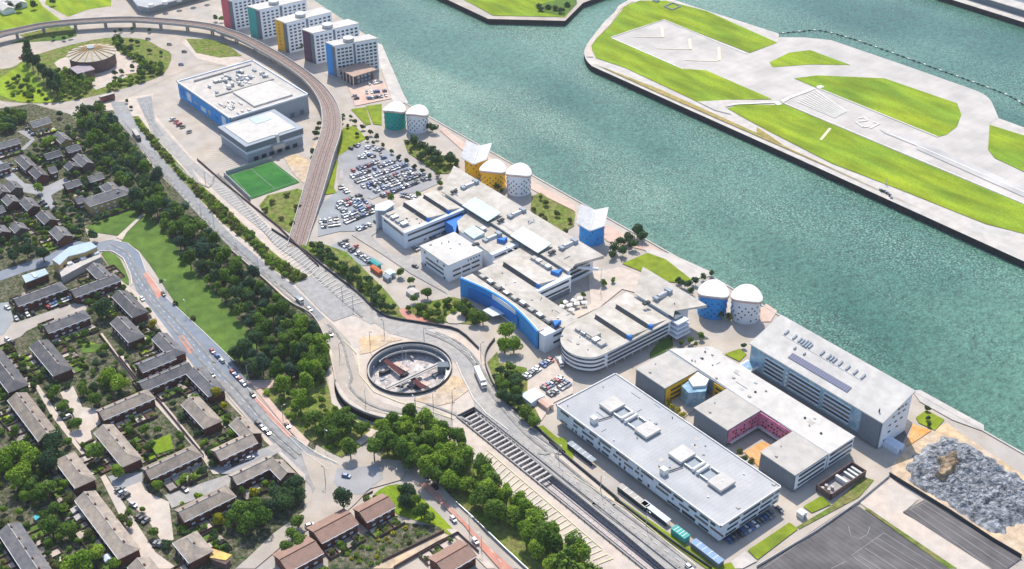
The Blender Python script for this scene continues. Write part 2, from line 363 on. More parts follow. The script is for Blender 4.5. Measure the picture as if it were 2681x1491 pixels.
# --- northern land surfaces (layer heights 2 cm apart)
z1, z2, z3, z4, z5 = .1, .2, .3, .4, .5
NOPLANT = []
def paved(x, y):
    top = (-1, False)
    for a, b, c, d, p, z, fl in NOPLANT:
        if z > top[0] and a < x < b and c < y < d and inside(x, y, p): top = (z, fl)
    return top[1]
def S(name, s, m, z, sm=0, closed=True):
    LAY[z] = LAY.get(z, 0)+1; z += .004*(LAY[z]-1)
    p = G(s)
    NOPLANT.append((min(q[0] for q in p), max(q[0] for q in p), min(q[1] for q in p), max(q[1] for q in p), p, z, any(k in name for k in ('road','court','footway','alley','path','carriageway','lane','track','pavement','car_park','yard','box','slip')) and 'courtyard' not in name))
    if sm: p = smooth(p, sm, True)
    return sheet(name, p, m, z)
# upper left fields and streets
S('field_grass','a0 -900,330 -900,-400 100,-400 400,60 590,205 300,260 0,320', m_grassb, z1)
S('field_verge','a0 560,-300 1060,-300 1040,60 830,90 640,160 420,40', m_grassb, z1)
S('verge_grass','a0 -300,420 0,440 250,360 560,300 700,260 720,340 560,390 200,440 0,520', m_grass, z1)
S('verge_grass','a0 180,330 640,225 690,300 300,390', m_scrub, z2)
S('estate_road','a0 -600,470 250,400 650,380 950,330 1300,320 1650,330 1990,400 2240,500 2330,600 2260,640 1900,600 1700,680 1560,740 1300,870 1100,960 700,1020 300,1030 0,990 -600,1000', m_roadt, z1)
S('footway','a0 1700,395 1760,370 2290,560 2200,640 1860,560', m_pave, z2)
S('verge_grass','a0 1745,370 1960,370 2130,420 2270,530 2060,545 1840,500', m_scrub, z3)
S('island_grass','a0 -300,700 100,640 230,560 400,500 640,430 1000,360 1330,370 1500,450 1610,520 1530,700 1300,790 900,900 500,970 100,960 -100,900', m_scrub, z2, 3)
S('island_grass','a0 0,740 210,600 260,640 420,860 480,960 200,960 0,900 -150,800', m_grassb, z3, 2)
S('island_path','a0 560,560 900,470 1090,480 1300,610 1330,680 1060,720 960,800 860,780 540,640', m_pave, z3, 2)
S('island_path','a0 870,740 1020,700 1200,720 900,850', m_pave, z4, 2)
# dual carriageway and its junction
plat_l = G('a0 900,960 a2 1060,0 1290,290 1440,500 1700,770 1900,990 b3 0,190 350,500 560,690 760,800 870,960 950,1200')+G('c2 1520,120 1530,250')
plat = plat_l+moat_out+G('d0 870,1080 1200,1290 d1 870,60 1010,290 1250,500 1700,900 2200,1330 2320,1433')+[(0,254),(0,293)]+G('d3 1170,1433 0,450 d0 2420,1433 2050,1120 1700,800 1560,480 1540,400 1490,290 1300,130 1000,30 b3 1900,900 1500,830 1350,740 1200,600 900,370 700,200 400,0 a3 560,860 100,440 a2 2100,650 1800,400 1450,0 a0 1420,1000 1440,880')
def land_holes(name, outer, holes, z, m): 
    o = land(name, outer, holes, z-.02, z, [m, m]); return o
# tan junction deck, with the round opening and the slot left free
sheet_holes = [ringh, [(-376.2,271),(-376.2,281.8),(-20,281.8),(-20,271)]]
land_holes('junction_paving', plat, sheet_holes, z1, m_pave)
S('west_carriageway','a0 1040,960 a2 1080,0 1300,290 1450,500 1710,770 1920,990 2340,1410 b3 560,600 760,790 840,870 900,830 600,540 350,335 a2 2190,1150 2090,1050 1800,720 1480,370 1230,0 a0 1180,960', m_road, z2)
S('carriageway_slip','a2 1060,0 1230,0 1480,370 1300,290', m_park, z3)
S('west_carriageway','b3 840,870 900,830 1000,920 1130,1060 1190,1250 1270,1433 c2 1900,440 1960,560 2100,650 2400,740 d0 900,880 1200,1040 1190,1120 800,960 c2 2200,790 1900,720 1720,600 1600,420 1560,250 1540,120 b3 1000,1250 930,1050', m_roadt, z2)
S('east_carriageway','a0 1280,930 1420,900 a2 1460,60 1800,430 2080,660 a3 100,460 560,880 b3 400,20 700,220 900,390 1190,610 1340,750 1500,840 1330,900 1040,730 560,230 a3 380,860 0,500 a2 1900,690 1640,400 1420,170 1350,0', m_roadc, z2)
S('east_carriageway','a0 1290,930 1420,905 a2 1450,80 1540,200 1480,210 1360,30', m_road, z3)
S('east_carriageway','b3 1330,860 1500,835 1760,890 2000,920 d0 900,60 1200,180 1420,330 1540,560 1720,820 2060,1130 2400,1433 d1 1800,150 2300,550 d3 300,750 800,1130 1170,1433 870,1433 380,1012 d1 2507,925 1850,385 1400,0 d0 1580,1060 1440,930 1380,700 1230,430 1040,280 800,180 500,100', m_roadc, z2)
S('dry_island','d0 160,150 420,120 640,170 500,200 300,310 180,330', m_soil, z3)
S('dry_island','d0 760,830 1000,740 1180,560 1290,600 1370,720 1180,860 1000,900', m_soil, z3)
S('bridge_deck_patch','b3 620,520 760,450 1250,740 1180,800 980,870 860,770', m_concd, z3)
S('median_scrub','a2 1240,20 1300,20 1420,180 1600,380 1760,560 2000,760 2508,1250 b3 460,260 740,450 620,515 400,370 200,150 a2 2100,1030 1800,720 1480,360 1330,160', m_scrub, z3)
# slip road verge and dark moat rim
S('verge_grass','a2 690,30 1000,420 1200,760 1240,900 1000,1000 780,820 600,300', m_grass, z1)
S('bank_grass','a2 790,1060 1000,980 1240,890 1420,960 1700,1300 1800,1440 b2 2450,1100 2250,1250 2050,1180 1700,780 1400,330 1300,200 1150,120 a2 1100,1140 900,1110', m_grass, z2)
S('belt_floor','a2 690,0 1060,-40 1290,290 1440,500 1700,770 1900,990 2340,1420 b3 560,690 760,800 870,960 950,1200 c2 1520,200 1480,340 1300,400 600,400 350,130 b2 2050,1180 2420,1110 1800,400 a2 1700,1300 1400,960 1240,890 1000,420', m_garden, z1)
S('bank_path','a2 1090,1160 1340,930 1360,940 1190,1110 1150,1180', m_pave, z3)
# estate
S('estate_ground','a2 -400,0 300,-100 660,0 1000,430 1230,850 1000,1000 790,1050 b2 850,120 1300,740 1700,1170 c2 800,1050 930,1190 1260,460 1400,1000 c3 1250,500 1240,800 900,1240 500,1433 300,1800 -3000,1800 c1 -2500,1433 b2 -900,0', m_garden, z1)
S('estate_road','b2 -200,470 0,400 450,250 700,110 900,150 1000,180 900,260 640,300 250,400 0,490 -200,560', m_roadb, z2)
S('estate_road','b2 880,140 1050,100 1200,140 1300,220 1370,400 1560,650 1900,960 2140,1200 2320,1433 c2 600,420 720,600 1100,1010 1350,1200 1620,1330 1700,1370 1600,1433 c3 1450,400 1380,560 1480,700 1300,860 1000,980 700,1433 c3 480,1433 900,1080 1240,820 1340,640 1310,520 1180,380 950,180 820,0 c2 700,900 300,450 b2 1900,1420 1700,1130 1460,800 1290,600 1230,440 1160,280 1060,220 900,210', m_road, z2)
S('estate_road','b2 880,140 1050,100 1200,140 1300,220 1370,400 1560,650 1900,960 2140,1200 2320,1433 1940,1430 1700,1130 1460,800 1290,600 1230,440 1160,280 1060,220 900,210', m_roadb, z3)
S('footway','b2 1290,600 1460,800 1700,1130 1900,1420 c2 300,450 700,900 850,1050 1250,1440 c3 1250,470 1180,400 960,170 800,30 c2 760,980 500,700 200,330 b2 1830,1433 1640,1130 1420,830 1120,520 1090,440 1180,520', m_pave, z3)
S('junction_road','c3 1200,140 1600,300 1900,330 2100,260 2500,430 d1 500,540 800,860 1350,1433 1500,1433 1300,1250 1000,900 600,480 430,350 300,300 c3 2300,460 1950,560 1800,720 1640,860 1350,960 1000,1180 700,1433 500,1433 900,1050 1240,800 1360,560 1300,450', m_roadt, z4)
S('cycle_track','d1 400,500 520,500 760,760 1000,1020 1150,1180 1400,1400 1600,1600 1400,1560 1100,1230 900,960 620,700', m_redb, z5)
S('junction_box','c3 1600,340 2080,300 2100,450 1880,620 1650,620 1560,480', m_park, z5)
S('bus_lane_red','b2 1345,430 1385,395 1530,620 1480,660', m_redb, z4)
S('bus_lane_red','b2 1670,1010 1720,1000 1830,1150 1780,1180', m_redb, z4)
S('bus_lane_red','c2 690,610 740,590 1110,1010 1060,1040', m_redb, z4)
S('lawn_triangle','b2 950,235 1040,230 1130,290 1210,480 1190,530 1100,440', m_grass, z4, 2)
S('estate_road','b2 0,870 150,880 700,700 830,720 790,790 420,880 250,960 200,1010 0,1100', m_roadt, z2)
S('estate_court','b2 0,700 80,690 130,860 30,1000 -60,1000', m_parkb, z3)
S('estate_court','a2 160,160 250,150 330,240 240,330 170,350 290,240', m_park, z2)
S('estate_road','a2 -200,430 0,430 230,650 430,680 600,600 700,640 480,760 520,880 420,900 380,760 200,730 0,560 -200,500', m_park, z2)
S('estate_court','c0 660,540 800,470 860,600 900,700 1090,720 1100,880 990,960 1010,1040 880,1110 760,980 880,930 760,700 700,620', m_pave, z2)
S('alley','c0 380,470 420,455 660,810 860,1110 1000,1290 960,1300 800,1100 560,790', m_pave, z3)
S('alley','b2 930,990 960,980 1280,1430 1250,1430', m_pave, z3)
S('alley','c0 1300,150 1350,140 1500,400 1700,600 1750,600 2230,1190 2400,1433 2330,1433 2180,1210 1680,650', m_pave, z3)
S('estate_court','c1 1380,540 1560,470 1620,600 1850,700 1900,1110 1800,1180 1620,900 1330,620', m_pave, z2)
S('estate_court','c1 1180,420 1560,370 1560,470 1380,540 1250,540', m_park, z2)  # shaded end of the court, its shade painted as darker asphalt
S('estate_road','c1 1800,630 2507,400 c3 600,200 930,60 1000,140 440,440 c1 2507,540 1880,770 1850,700', m_roadc, z3)
S('estate_court','c1 1100,430 1150,400 1700,1250 1950,1433 1600,1433', m_pave, z2)
S('estate_court','c2 200,1370 800,1150 900,1190 420,1433 330,1433', m_park, z4)
S('garden_lawn','b2 740,1090 830,1060 940,1090 910,1160 770,1170', m_grassb, z2)
S('garden_lawn','c1 1570,70 1860,-40 1900,120 1650,200', m_grassb, z3)
S('garden_lawn','c0 870,20 1090,10 1130,90 900,110', m_grass, z3)
S('garden_lawn','c1 640,660 760,560 800,640 650,720', m_lawn, z3)
S('garden_lawn','c1 290,1000 430,960 440,1000 320,1040', m_lawn, z3)
S('corner_green','c3 2000,620 2150,520 2350,520 2450,620 d1 400,620 800,1020 740,1060 560,960 300,880 c3 2250,830 2120,700 2000,690', m_grassb, z2, 2)
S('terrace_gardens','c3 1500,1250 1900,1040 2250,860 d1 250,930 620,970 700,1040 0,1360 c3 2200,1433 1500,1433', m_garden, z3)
S('back_lane','d1 0,1370 680,1040 740,1090 100,1433 -100,1433', m_soil, z4)
S('lower_pavement','d1 700,1000 800,1000 950,1130 1250,1433 1150,1433 900,1180', m_pave, z4)
S('tree_bank','d1 1010,290 1130,370 1290,520 1440,680 1700,900 1900,1080 2100,1230 2310,1433 2700,1800 1700,1800 1560,1433 1300,1180 1000,900 600,500 300,250 0,230 d0 400,1433 600,1060 870,1080 1200,1290', m_scrub, z2)
S('corner_trees_floor','c2 750,480 900,420 1480,380 1560,700 1700,780 2050,930 1900,1100 1650,1250 1500,1180 1230,1010', m_scrub, z2)
S('foot_path','c2 640,430 940,420 960,490 770,500 1020,800 1300,1080 1260,1140 1000,880', m_pink, z3)
S('foot_path','c2 1500,380 1560,300 1575,600 1690,780 1950,930 2040,960 1960,1050 1860,1120 1800,1080 1960,960 1700,790 1540,660', m_pave, z4)
# carpark side
S('car_park','a3 1380,330 1620,270 1800,310 2200,560 2350,640 2130,740 1830,740 1700,800 1440,720 1380,640', m_park, z2)
S('car_park','a3 1240,830 1400,700 1830,900 1800,1010 1530,1100 1400,1100 1190,1150 1200,900', m_parkb, z2)
S('car_park','a3 1270,1260 1400,1190 1700,1340 1830,1420 b3 1450,330 1250,350 900,170', m_parkb, z2)
S('access_road','a3 1380,380 1440,600 1700,830 1830,950 1770,1090 1690,1150 1900,1330 2200,1320 b3 1800,330 1960,540 2060,620 1700,420 1450,250 1150,60 a3 1540,1110 1680,1060 1740,960 1400,690', m_roadc, z3)
S('railside_grass','a3 1430,130 1540,110 1640,230 1480,330 1380,400 1390,230', m_lawn, z3)
S('railside_grass','a3 1300,480 1380,430 1360,560 1340,700 1370,740 1240,760 1260,620', m_lawn, z3)
S('railside_scrub','a3 640,860 720,760 1000,700 1060,720 1000,960 960,1140 870,1080 720,970', m_scrub, z2)
S('railside_soil','a3 870,400 1000,370 1110,440 1110,560 1060,650 960,560', m_soil, z2)
S('railside_soil','a3 1140,300 1210,200 1230,0 1400,0 1400,140 1360,440 1300,480 1240,420 1180,430', m_soil, z1)
S('quay_lawn','a1 1500,1030 1640,1010 1690,1170 1640,1180', m_lawn, z3)
S('quay_lawn','a1 1640,1000 1790,980 1790,1180 1710,1170', m_lawn, z3)
S('yard','a1 1480,830 1700,740 1820,780 1880,930 1540,1000', m_pink, z3)
S('quay_walk','a1 1740,420 1790,420 1850,560 2000,900 2040,970 1900,980 1880,930 1780,640', m_conc, z3)
S('quay_walk','b0 900,150 940,130 1150,280 1500,480 b1 1150,-30 1443,130 1480,330 1760,330 2508,690 2650,760 2600,830 2100,560 1760,480 1440,190 1100,20 b0 1100,330', m_pink, z3)
S('quay_walk','e2 860,0 1100,60 1480,230 1460,270 1280,300 1000,110 870,50', m_conc, z4)
S('quay_walk','e1 500,120 560,60 660,130 600,230 520,230', m_pink, z3)
S('quay_walk','e1 1930,880 2000,870 2600,1200 2600,1260 2300,1150 2000,980', m_conc, z3)
S('park_grass','b0 560,240 640,250 1080,470 980,560 880,560 600,360', m_scrub, z3)
S('garden_plot','b0 1770,770 1850,740 1920,790 2170,920 2160,1050 2040,1120 1900,1060 1750,900', m_scrub, z4)
S('campus_lawn','e2 640,150 880,50 1050,110 1290,300 1230,330 1050,320', m_lawn, z4)
S('campus_lawn','e2 900,990 1000,870 1110,840 1120,930 1040,980 900,1040', m_grass, z4)
S('campus_lawn','e2 1600,1000 1740,950 1810,1000 1740,1070', m_lawn, z4)
S('campus_square','e2 120,640 350,530 330,350 330,240 640,180 800,260 830,440 640,390 430,560 180,680', m_pave, z4)
S('campus_garden','b3 1640,760 1800,700 2100,640 2230,680 2450,850 2300,900 2050,880 1900,880 1650,790', m_scrub, z2)
S('brick_path','b3 1590,760 1650,740 1700,800 1850,850 1950,900 1700,870 1620,820', m_redb, z3)
S('garden_court','b3 2040,830 2120,780 2200,800 2210,880 2060,890', m_pave, z3, 2)
S('wall_bank','b3 620,130 820,120 1100,220 1450,560 1640,790 1900,890 1500,820 1350,720 1200,570 900,330', m_scrub, z2)
S('corner_green','d0 1570,420 1680,300 1700,420 2000,480 2040,660 2160,1060 2060,1130 1950,1030 1700,760', m_scrub, z2)
S('service_yard','d0 2010,560 2300,380 2400,500 2507,600 2507,760 2300,860 2200,1000 2160,1060 2010,760', m_pave, z3)
S('verge_strip','d0 2180,1110 2100,1130 2420,1433 2507,1433 d1 2000,0 1800,0 2507,600 2560,640 d3 300,690 900,1100 1400,1433 1250,1433 600,960 0,420 0,330', m_lawn, z3)
S('courtyard','d2 1220,540 1500,340 1780,450 1500,620 1400,700', m_pave, z3)
S('orange_court','d2 1960,1020 2130,930 2300,980 2110,1090 2100,1160', m_orange, z3)
S('orange_court','e1 1870,1390 1930,1190 2110,1250 1900,1390', m_orange, z4)
S('corner_green','e1 1960,1130 2060,1060 2230,1150 2140,1250 1990,1180', m_lawn, z3)
S('hard_court','e1 1720,1230 1850,1120 1930,1180 1830,1390 1680,1380', m_dark, z3)
S('campus_lawn','d3 2160,850 2330,750 2420,830 2240,910', m_lawn, z3)
S('campus_lawn','d3 1640,1260 2030,1000 2110,1060 1730,1350', m_lawn, z3)
S('campus_lawn','d3 1300,1420 1500,1370 1560,1433 1250,1500', m_lawn, z4)
S('kiosk_pad','d3 1480,1370 1610,1270 1730,1360 1590,1433 1520,1433', m_conc, z5)
S('wild_strip','d3 2030,1080 2400,860 e0 1000,570 1100,600 960,760 400,1060 380,1040', m_scrub, z2)
S('test_yard','e0 0,1433 820,880 960,850 1800,1433 3200,2400 0,2400', m_dark, z3)
S('test_yard','e0 1370,900 1570,790 2200,1170 2480,1340 2350,1433 4000,2600 2200,1433', m_dark, z3)
S('concrete_yard','e0 960,810 1230,560 1520,780 1370,910 2300,1433 3600,2400 3000,2400 1800,1433', m_pave, z2)
S('lane_kerb','e0 1010,870 1040,865 1880,1433 1800,1433', m_scrub, z4)
S('heap_yard','e0 1250,480 1500,200 1780,60 2508,560 3400,1200 2508,1330 2200,1150 1300,580', m_soil, z1)
# --- airport
S('airfield_grass','f0 250,470 250,400 410,260 560,60 700,10 940,10 1330,110 1990,405 1730,500 930,190 420,350 1100,650 1320,665 1940,935 1500,945 1240,960 560,640 290,550', m_grassb, z2)
S('airfield_grass','f0 1520,1020 1640,985 1960,990 e3 240,260 2508,1210 3600,1640 3600,1960 2508,1480 2150,1390 1300,1050 700,820 0,460 f0 1640,1090', m_grassb, z2)
S('airfield_grass','f1 350,740 570,712 1200,740 1880,975 1920,1080 1880,1190 1780,1270 1700,1290 560,830', m_grassb, z2)
S('airfield_grass','f1 120,590 300,500 500,475 880,615 500,610 150,635', m_grassb, z2)
S('airfield_grass','e3 2185,460 2508,560 3400,900 3400,1300 2508,900 2230,770 2170,690', m_grassb, z2)
S('runway','f0 420,352 930,187 1700,515 1990,405 f1 205,352 450,355 700,380 1400,620 2050,850 2130,885 2200,950 2270,1110 2185,1165 e3 2165,690 2230,775 2508,915 3400,1310 3400,1600 2508,1210 240,256 f0 1940,945 1100,655', m_runway, z1)
for s in ('e3 1150,500 1500,600 2508,1050 3400,1450 3400,1530 2508,1110 1500,660 1200,540','e3 1500,640 2508,1085 3400,1480 3400,1560 2508,1140 1500,690'):
    S('tyre_marks', s, mat('rubbered_concrete', (.45,.44,.44), .85, .15, .05, (.55,.53,.51), s2=.03), z3 if '1150' in s else z4)
S('perimeter_road','f0 1240,960 1500,945 1940,945 1990,960 1640,985 1500,1010 1560,1080 1640,1100 1400,1040', m_conc, z3)
S('tip_path','f0 200,540 190,460 260,350 400,220 500,60 620,-10 640,20 520,90 430,230 290,370 240,440 260,540', m_pave, z3)
S('quay_verge','f0 260,600 900,850 2050,1370 e3 0,480 0,540 1840,1390 700,870 f0 900,890', m_dry, z3)
S('peninsula_grass','f2 430,-80 700,60 860,150 1540,165 1620,60 1600,-100', m_grassb, z2)
S('peninsula_scrub','f2 1250,60 1400,20 1640,-40 1650,40 1530,160 1300,110', m_grass, z3)
# markings
mk = M(); my = M()
def line(mb, s, wd, z=z5+.03): mb.strip(G(s), wd, z, z+.01)
def hatch(mb, s0, s1, n, wd, z=z5+.03):
    a = G(s0); b = G(s1)
    def at(p, t):
        L = [0]
        for i in range(len(p)-1): L.append(L[-1]+math.dist(p[i], p[i+1]))
        d = t*L[-1]
        for i in range(len(p)-1):
            if d <= L[i+1]+1e-6: u = (d-L[i])/(L[i+1]-L[i]); return (p[i][0]+(p[i+1][0]-p[i][0])*u, p[i][1]+(p[i+1][1]-p[i][1])*u)
    for i in range(n): t = (i+.5)/n; mb.strip([at(a, t), at(b, t)], wd, z, z+.01)
hatch(mk, 'a2 2000,700 2500,1130 b3 570,360 770,460', 'a2 2090,680 a3 700,1010 b3 400,30 700,230 860,380', 38, .55)
hatch(mk, 'b3 770,460 960,600 1130,740', 'b3 870,385 1100,560 1280,700', 11, .5)
hatch(my, 'd1 1010,270 1300,480 1500,650 2300,1330 2400,1400', 'd1 1145,140 1455,410 1690,610 2400,1220 2560,1340', 27, .5)
line(my, 'd1 1150,130 1460,400 1695,600 2410,1215', .4)
line(my, 'd1 1000,270 1300,500 1500,680 2300,1380', .4)
line(mk, 'b2 930,210 1060,215 1160,280 1230,440 1240,520 1210,540', .5); line(mk, 'b2 1000,100 1200,140 1310,230 1370,400 1560,650 1900,960 2200,1250', .35)
line(mk, 'c2 300,120 600,470 1100,1010 1350,1190 1600,1310', .4); line(mk, 'c2 820,780 1250,1200 1500,1380', .3)
line(my, 'd0 0,180 150,330 180,560 330,740 600,850 800,900 1200,1040', .5); line(mk, 'd0 1230,420 1290,560 1420,820 1560,980 1800,1160', .5)
line(mk, 'd0 900,60 1150,160 1350,290 1480,480', .3)
line(my, 'd3 0,560 500,870 1150,1400', .3)
hatch(mk, 'a3 150,340 330,560', 'a3 330,340 470,500', 12, .25)
# pitch
fy = M()
S('sports_pitch','a3 340,578 760,440 1020,640 560,800', m_pitch, z2)
for s in ('a3 385,575 755,455 985,635 560,780 385,575','a3 560,515 790,705'): line(fy, s, .2)
# test yard lines
for q in ('e0 890,1310 1190,1100','e0 910,1330 1300,1600','e0 1010,1240 1500,1560','e0 1080,1180 1700,1560','e0 1190,1100 1900,1540','e0 1430,880 1600,800','e0 1500,850 2350,1433','e0 1440,880 2200,1433','e0 1550,820 2450,1400','e0 700,1433 830,1370','e0 950,1310 1240,1490','e0 1140,1150 1700,1500','e0 860,1040 880,1120 960,1160 1040,1110 1060,1040','e0 60,1433 830,900'): line(fy, q, .16)
# runway paint
rm = M()
for q, wd in (('f0 300,350 300,350',0),): pass
ry = M()
line(ry, 'f0 640,350 900,355', 1.0); line(ry, 'f0 905,260 915,355', 2.2); line(ry, 'f0 850,460 1180,470', 1.0); line(ry, 'f0 1165,370 1175,470', 2.2)
line(ry, 'f0 1120,570 1430,580', 1.0); line(ry, 'f0 1440,450 1445,575', 2.2)
line(rm, 'f1 240,960 300,925 540,835', 3.0); line(rm, 'f0 430,355 925,190 1700,510', 1.0); line(rm, 'f0 430,360 1100,652', 1.0)
line(rm, 'f0 1560,985 1940,970 2000,960', 1.6); line(rm, 'f1 180,985 225,975', 4); line(rm, 'f1 570,825 620,815', 4)
hatch(rm, 'f1 370,965 560,845', 'f1 730,1115 850,1050', 9, 1.2)
line(rm, 'e3 240,250 2508,1200', 1.0); line(rm, 'e3 560,110 1700,575', 1.0); line(rm, 'e3 1220,530 2508,1090', .9, z5+.05)
# runway number
for q in ('f1 960,1115 1010,1105 1040,1135','f1 1040,1135 930,1150 1000,1200','f1 1000,1200 1060,1190','f1 1090,1150 1150,1165 1060,1210'): line(rm, q, 1.6)
line(my, 'f1 600,1320 690,1210', 2.0)
struct('runway_markings', rm, mat('runway_white', (.74,.72,.66), .8, .12, .5)); struct('road_markings', mk, m_mark); struct('yard_markings', fy, mat('faded_marking', (.42,.41,.40), .9, .2, 1)); struct('yellow_markings', my, m_yell); wr = M()
for s_, w_ in (('a2 1150,60 1370,330 1560,560 1760,800 1980,1030 2330,1350 b3 420,480 640,660 820,830',1.3),('a2 1110,60 1320,310 1490,520 1700,760 1900,980 2250,1330 b3 330,440 560,640 780,830',1.2),('b3 930,900 1060,1060 1110,1250 1150,1400 c2 1740,480 1900,640 2150,740 2450,790',1.2),('d0 900,870 1150,960 1400,1080',1.2),
    ('d0 900,95 1150,200 1330,330 1450,480 1560,680 1760,950 2000,1210 2250,1420 d1 1700,200 2300,700 d3 200,830 600,1130 1000,1420',1.3),('d0 1000,90 1220,180 1400,330 1500,470 1640,700 1850,950 2150,1240 2400,1420 d1 1900,200 2500,700 d3 400,850 800,1150 1150,1420',1.2),('b2 1050,150 1200,230 1290,400 1450,640 1700,900 2000,1240 c2 250,230 600,600 900,960 1200,1220',1.3),('b2 1000,190 1150,270 1230,420 1380,640 1640,950 1930,1290 c2 250,350 550,680 850,1000 1150,1260',1.2),
    ('a0 1370,1050 1440,1200 a2 1500,300 1700,520 1960,690 a3 250,560 500,840 b3 400,110 700,340 1000,620 1250,830',1.2)): wr.strip(smooth(G(s_), 3), w_, z5+.008, z5+.016)
struct('tyre_wear', wr, mat('tyre_darkened_asphalt', (.25,.245,.24), .9, .25, .3, (.33,.32,.30), s2=.1, fine=.15))
ds = M()
def dashes(s_, wd=.28, on=2.5, offl=4):
    p = smooth(G(s_), 4); acc = 0; cur = [p[0]]; draw = True
    for i in range(1, len(p)):
        a, b = p[i-1], p[i]; L = math.dist(a, b); u = 0
        while L-u > 0:
            need = (on if draw else offl)-acc
            if L-u >= need:
                u += need; q = (a[0]+(b[0]-a[0])*u/L, a[1]+(b[1]-a[1])*u/L)
                if draw: ds.strip(cur+[q], wd, z5+.03, z5+.04)
                cur = [q]; draw = not draw; acc = 0
            else:
                acc += L-u; u = L; cur.append(b)
for s_ in ('a2 1130,60 1345,320 1525,540 1730,780 1940,1005 2290,1340 b3 375,460 600,650 800,830','a0 1360,980 1410,1130 a2 1450,250 1660,480 1900,670 a3 150,560','d0 950,75 1180,190 1360,330 1480,480 1600,690 1800,950 2080,1230 2330,1420 d1 1800,200 2400,700 d3 300,840 700,1140 1080,1420','b3 900,880 1030,1050 1090,1250 1130,1400 c2 1700,480 1860,660 2150,770 2450,820','b2 1020,170 1180,250 1260,410 1415,640 1670,925 1965,1265 c2 250,290 580,640 880,980 1180,1240','c3 1250,60 1600,330','d1 500,470 760,760 1000,1000 1350,1420'): dashes(s_)
struct('lane_markings', ds, m_mark); struct('apron_markings', ry, mat('cream_marking', (.72,.66,.50), .8, .08, 1))
# spoil heap: heaped blue grey rubble
def heap(name, zs, amp, lift, m_, label, n, gap):
    from mathutils import noise
    poly = G(zs); x0 = min(p[0] for p in poly); x1 = max(p[0] for p in poly); y0 = min(p[1] for p in poly); y1 = max(p[1] for p in poly); vs = []; fs = []
    def edge(x, y):
        d = 1e9
        for i in range(len(poly)):
            a = Vector(poly[i]); b = Vector(poly[(i+1) % len(poly)]); p = Vector((x, y)); t = max(0, min(1, (p-a).dot(b-a)/(b-a).length_squared)); d = min(d, (p-a-(b-a)*t).length)
        return d if inside(x, y, poly) else -d
    for j in range(n+1):
        for i in range(n+1):
            x = x0+(x1-x0)*i/n; y = y0+(y1-y0)*j/n; d = edge(x, y)+2.5*noise.noise((x*.25, y*.25, 7)); h = 0
            if d > 0: h = min(1, d/gap)*(lift+amp*(4.2*abs(noise.fractal((x*.13, y*.10, 0), .8, 2.2, 5))+1.2*abs(noise.noise((x*.6, y*.5, 3)))+.5*noise.noise((x*1.4, y*1.3, 1))))
            vs.append((x, y, h+.1 if d > -.5 else -1))
    for j in range(n):
        for i in range(n): k = j*(n+1)+i; fs.append((k, k+1, k+n+2, k+n+1))
    b = M(); b.add(vs, fs); o = link(name, b.mesh(name, [m_], (0,0,0))); tag(o, label, 'rubble heap', kind='stuff')
heap('spoil_heap', 'e0 1390,480 1560,300 1750,190 1990,260 2250,430 2508,600 2700,760 2560,960 2250,1110 2000,970 1760,800 1500,660', .6, 1.6, mat('blue_grey_rubble', (.11,.12,.135), .85, .5, .45, (.36,.375,.40), s2=.30, fine=.5), 'heap of blue grey rubble and sheeting beside the test yard', 120, 5)
heap('earth_mound', 'e0 1640,600 1700,430 1800,370 1920,410 1880,540 1780,690', .5, 4.6, mat('brown_earth', (.36,.27,.18), 1, .3, .4, (.24,.18,.12), fine=.3), 'brown earth mound rising from the blue grey rubble', 40, 2.5)
# ================================================================== BUILDINGS
def bld(name, label, cat, x0, x1, y0, y1, group=None):
    FOOT.append((min(x0, x1)-1, max(x0, x1)+1, min(y0, y1)-1, max(y0, y1)+1))
    return thing(name, label, cat, ((x0+x1)/2, (y0+y1)/2, 0), group)
def B(*a): return M().box(*a)
def parapet(mb, poly, z, h=.5, t=.4, mi=0):
    n = len(poly)
    for i in range(n):
        a = poly[i]; b = poly[(i+1) % n]; L = math.dist(a, b)
        if L < .1: continue
        mb.rbox((a[0]+b[0])/2, (a[1]+b[1])/2, L+t, t, z, z+h, math.atan2(b[1]-a[1], b[0]-a[0]), mi)
# --- front rectangular teaching block ---------------------------------------
t = bld('teaching_block', 'long ribbed grey roofed block with pale blue striped walls beside the dual carriageway', 'building', -343, -237, 305, 344)
part('wall', B(-342.6,-237.4,305.4,343.6,2.6,10.6), m_bwall, t)
part('ground_floor', B(-341.5,-239.5,307.5,342.5,0,2.6), m_gwall, t)
part('roof', B(-343,-237,305,344,10.6,11.1), m_groof, t)
pp = M(); parapet(pp, [(-342.8,305.2),(-237.2,305.2),(-237.2,343.8),(-342.8,343.8)], 11.1, .55, .5); part('parapet', pp, m_white, t)
random.seed(3)
for z in (3.2, 6.3, 8.9):
    x = -340
    while x < -243:
        L = random.choice((3.2, 5.2, 8.2, 1.6, 6.2)); 
        if random.random() < .8: win(t, (x, 305.4), (x+L, 305.4), [z], 1, L-.6, 1.0 if random.random() < .8 else 1.6, m0=0)
        x += L+random.choice((.8, 1.6, 3))
for z in (3.3, 6.0, 8.8):
    for a, b in ((309,316),(318,329),(330,338),(339.5,342.5)): win(t, (-237.4,a+z*.3-1), (-237.4,b+z*.3-1) if b < 342 else (-237.4,b), [z], 1, b-a-.4, .9, m0=0)
for k in range(22): win(t, (-341+k*4.7,307.5), (-338+k*4.7,307.5), [.4], 1, 2.4, 1.9, m0=0) if k % 5 else None
win(t, (-239.5,308), (-239.5,342), [.3], 10, 2.4, 1.9, m_bglass)
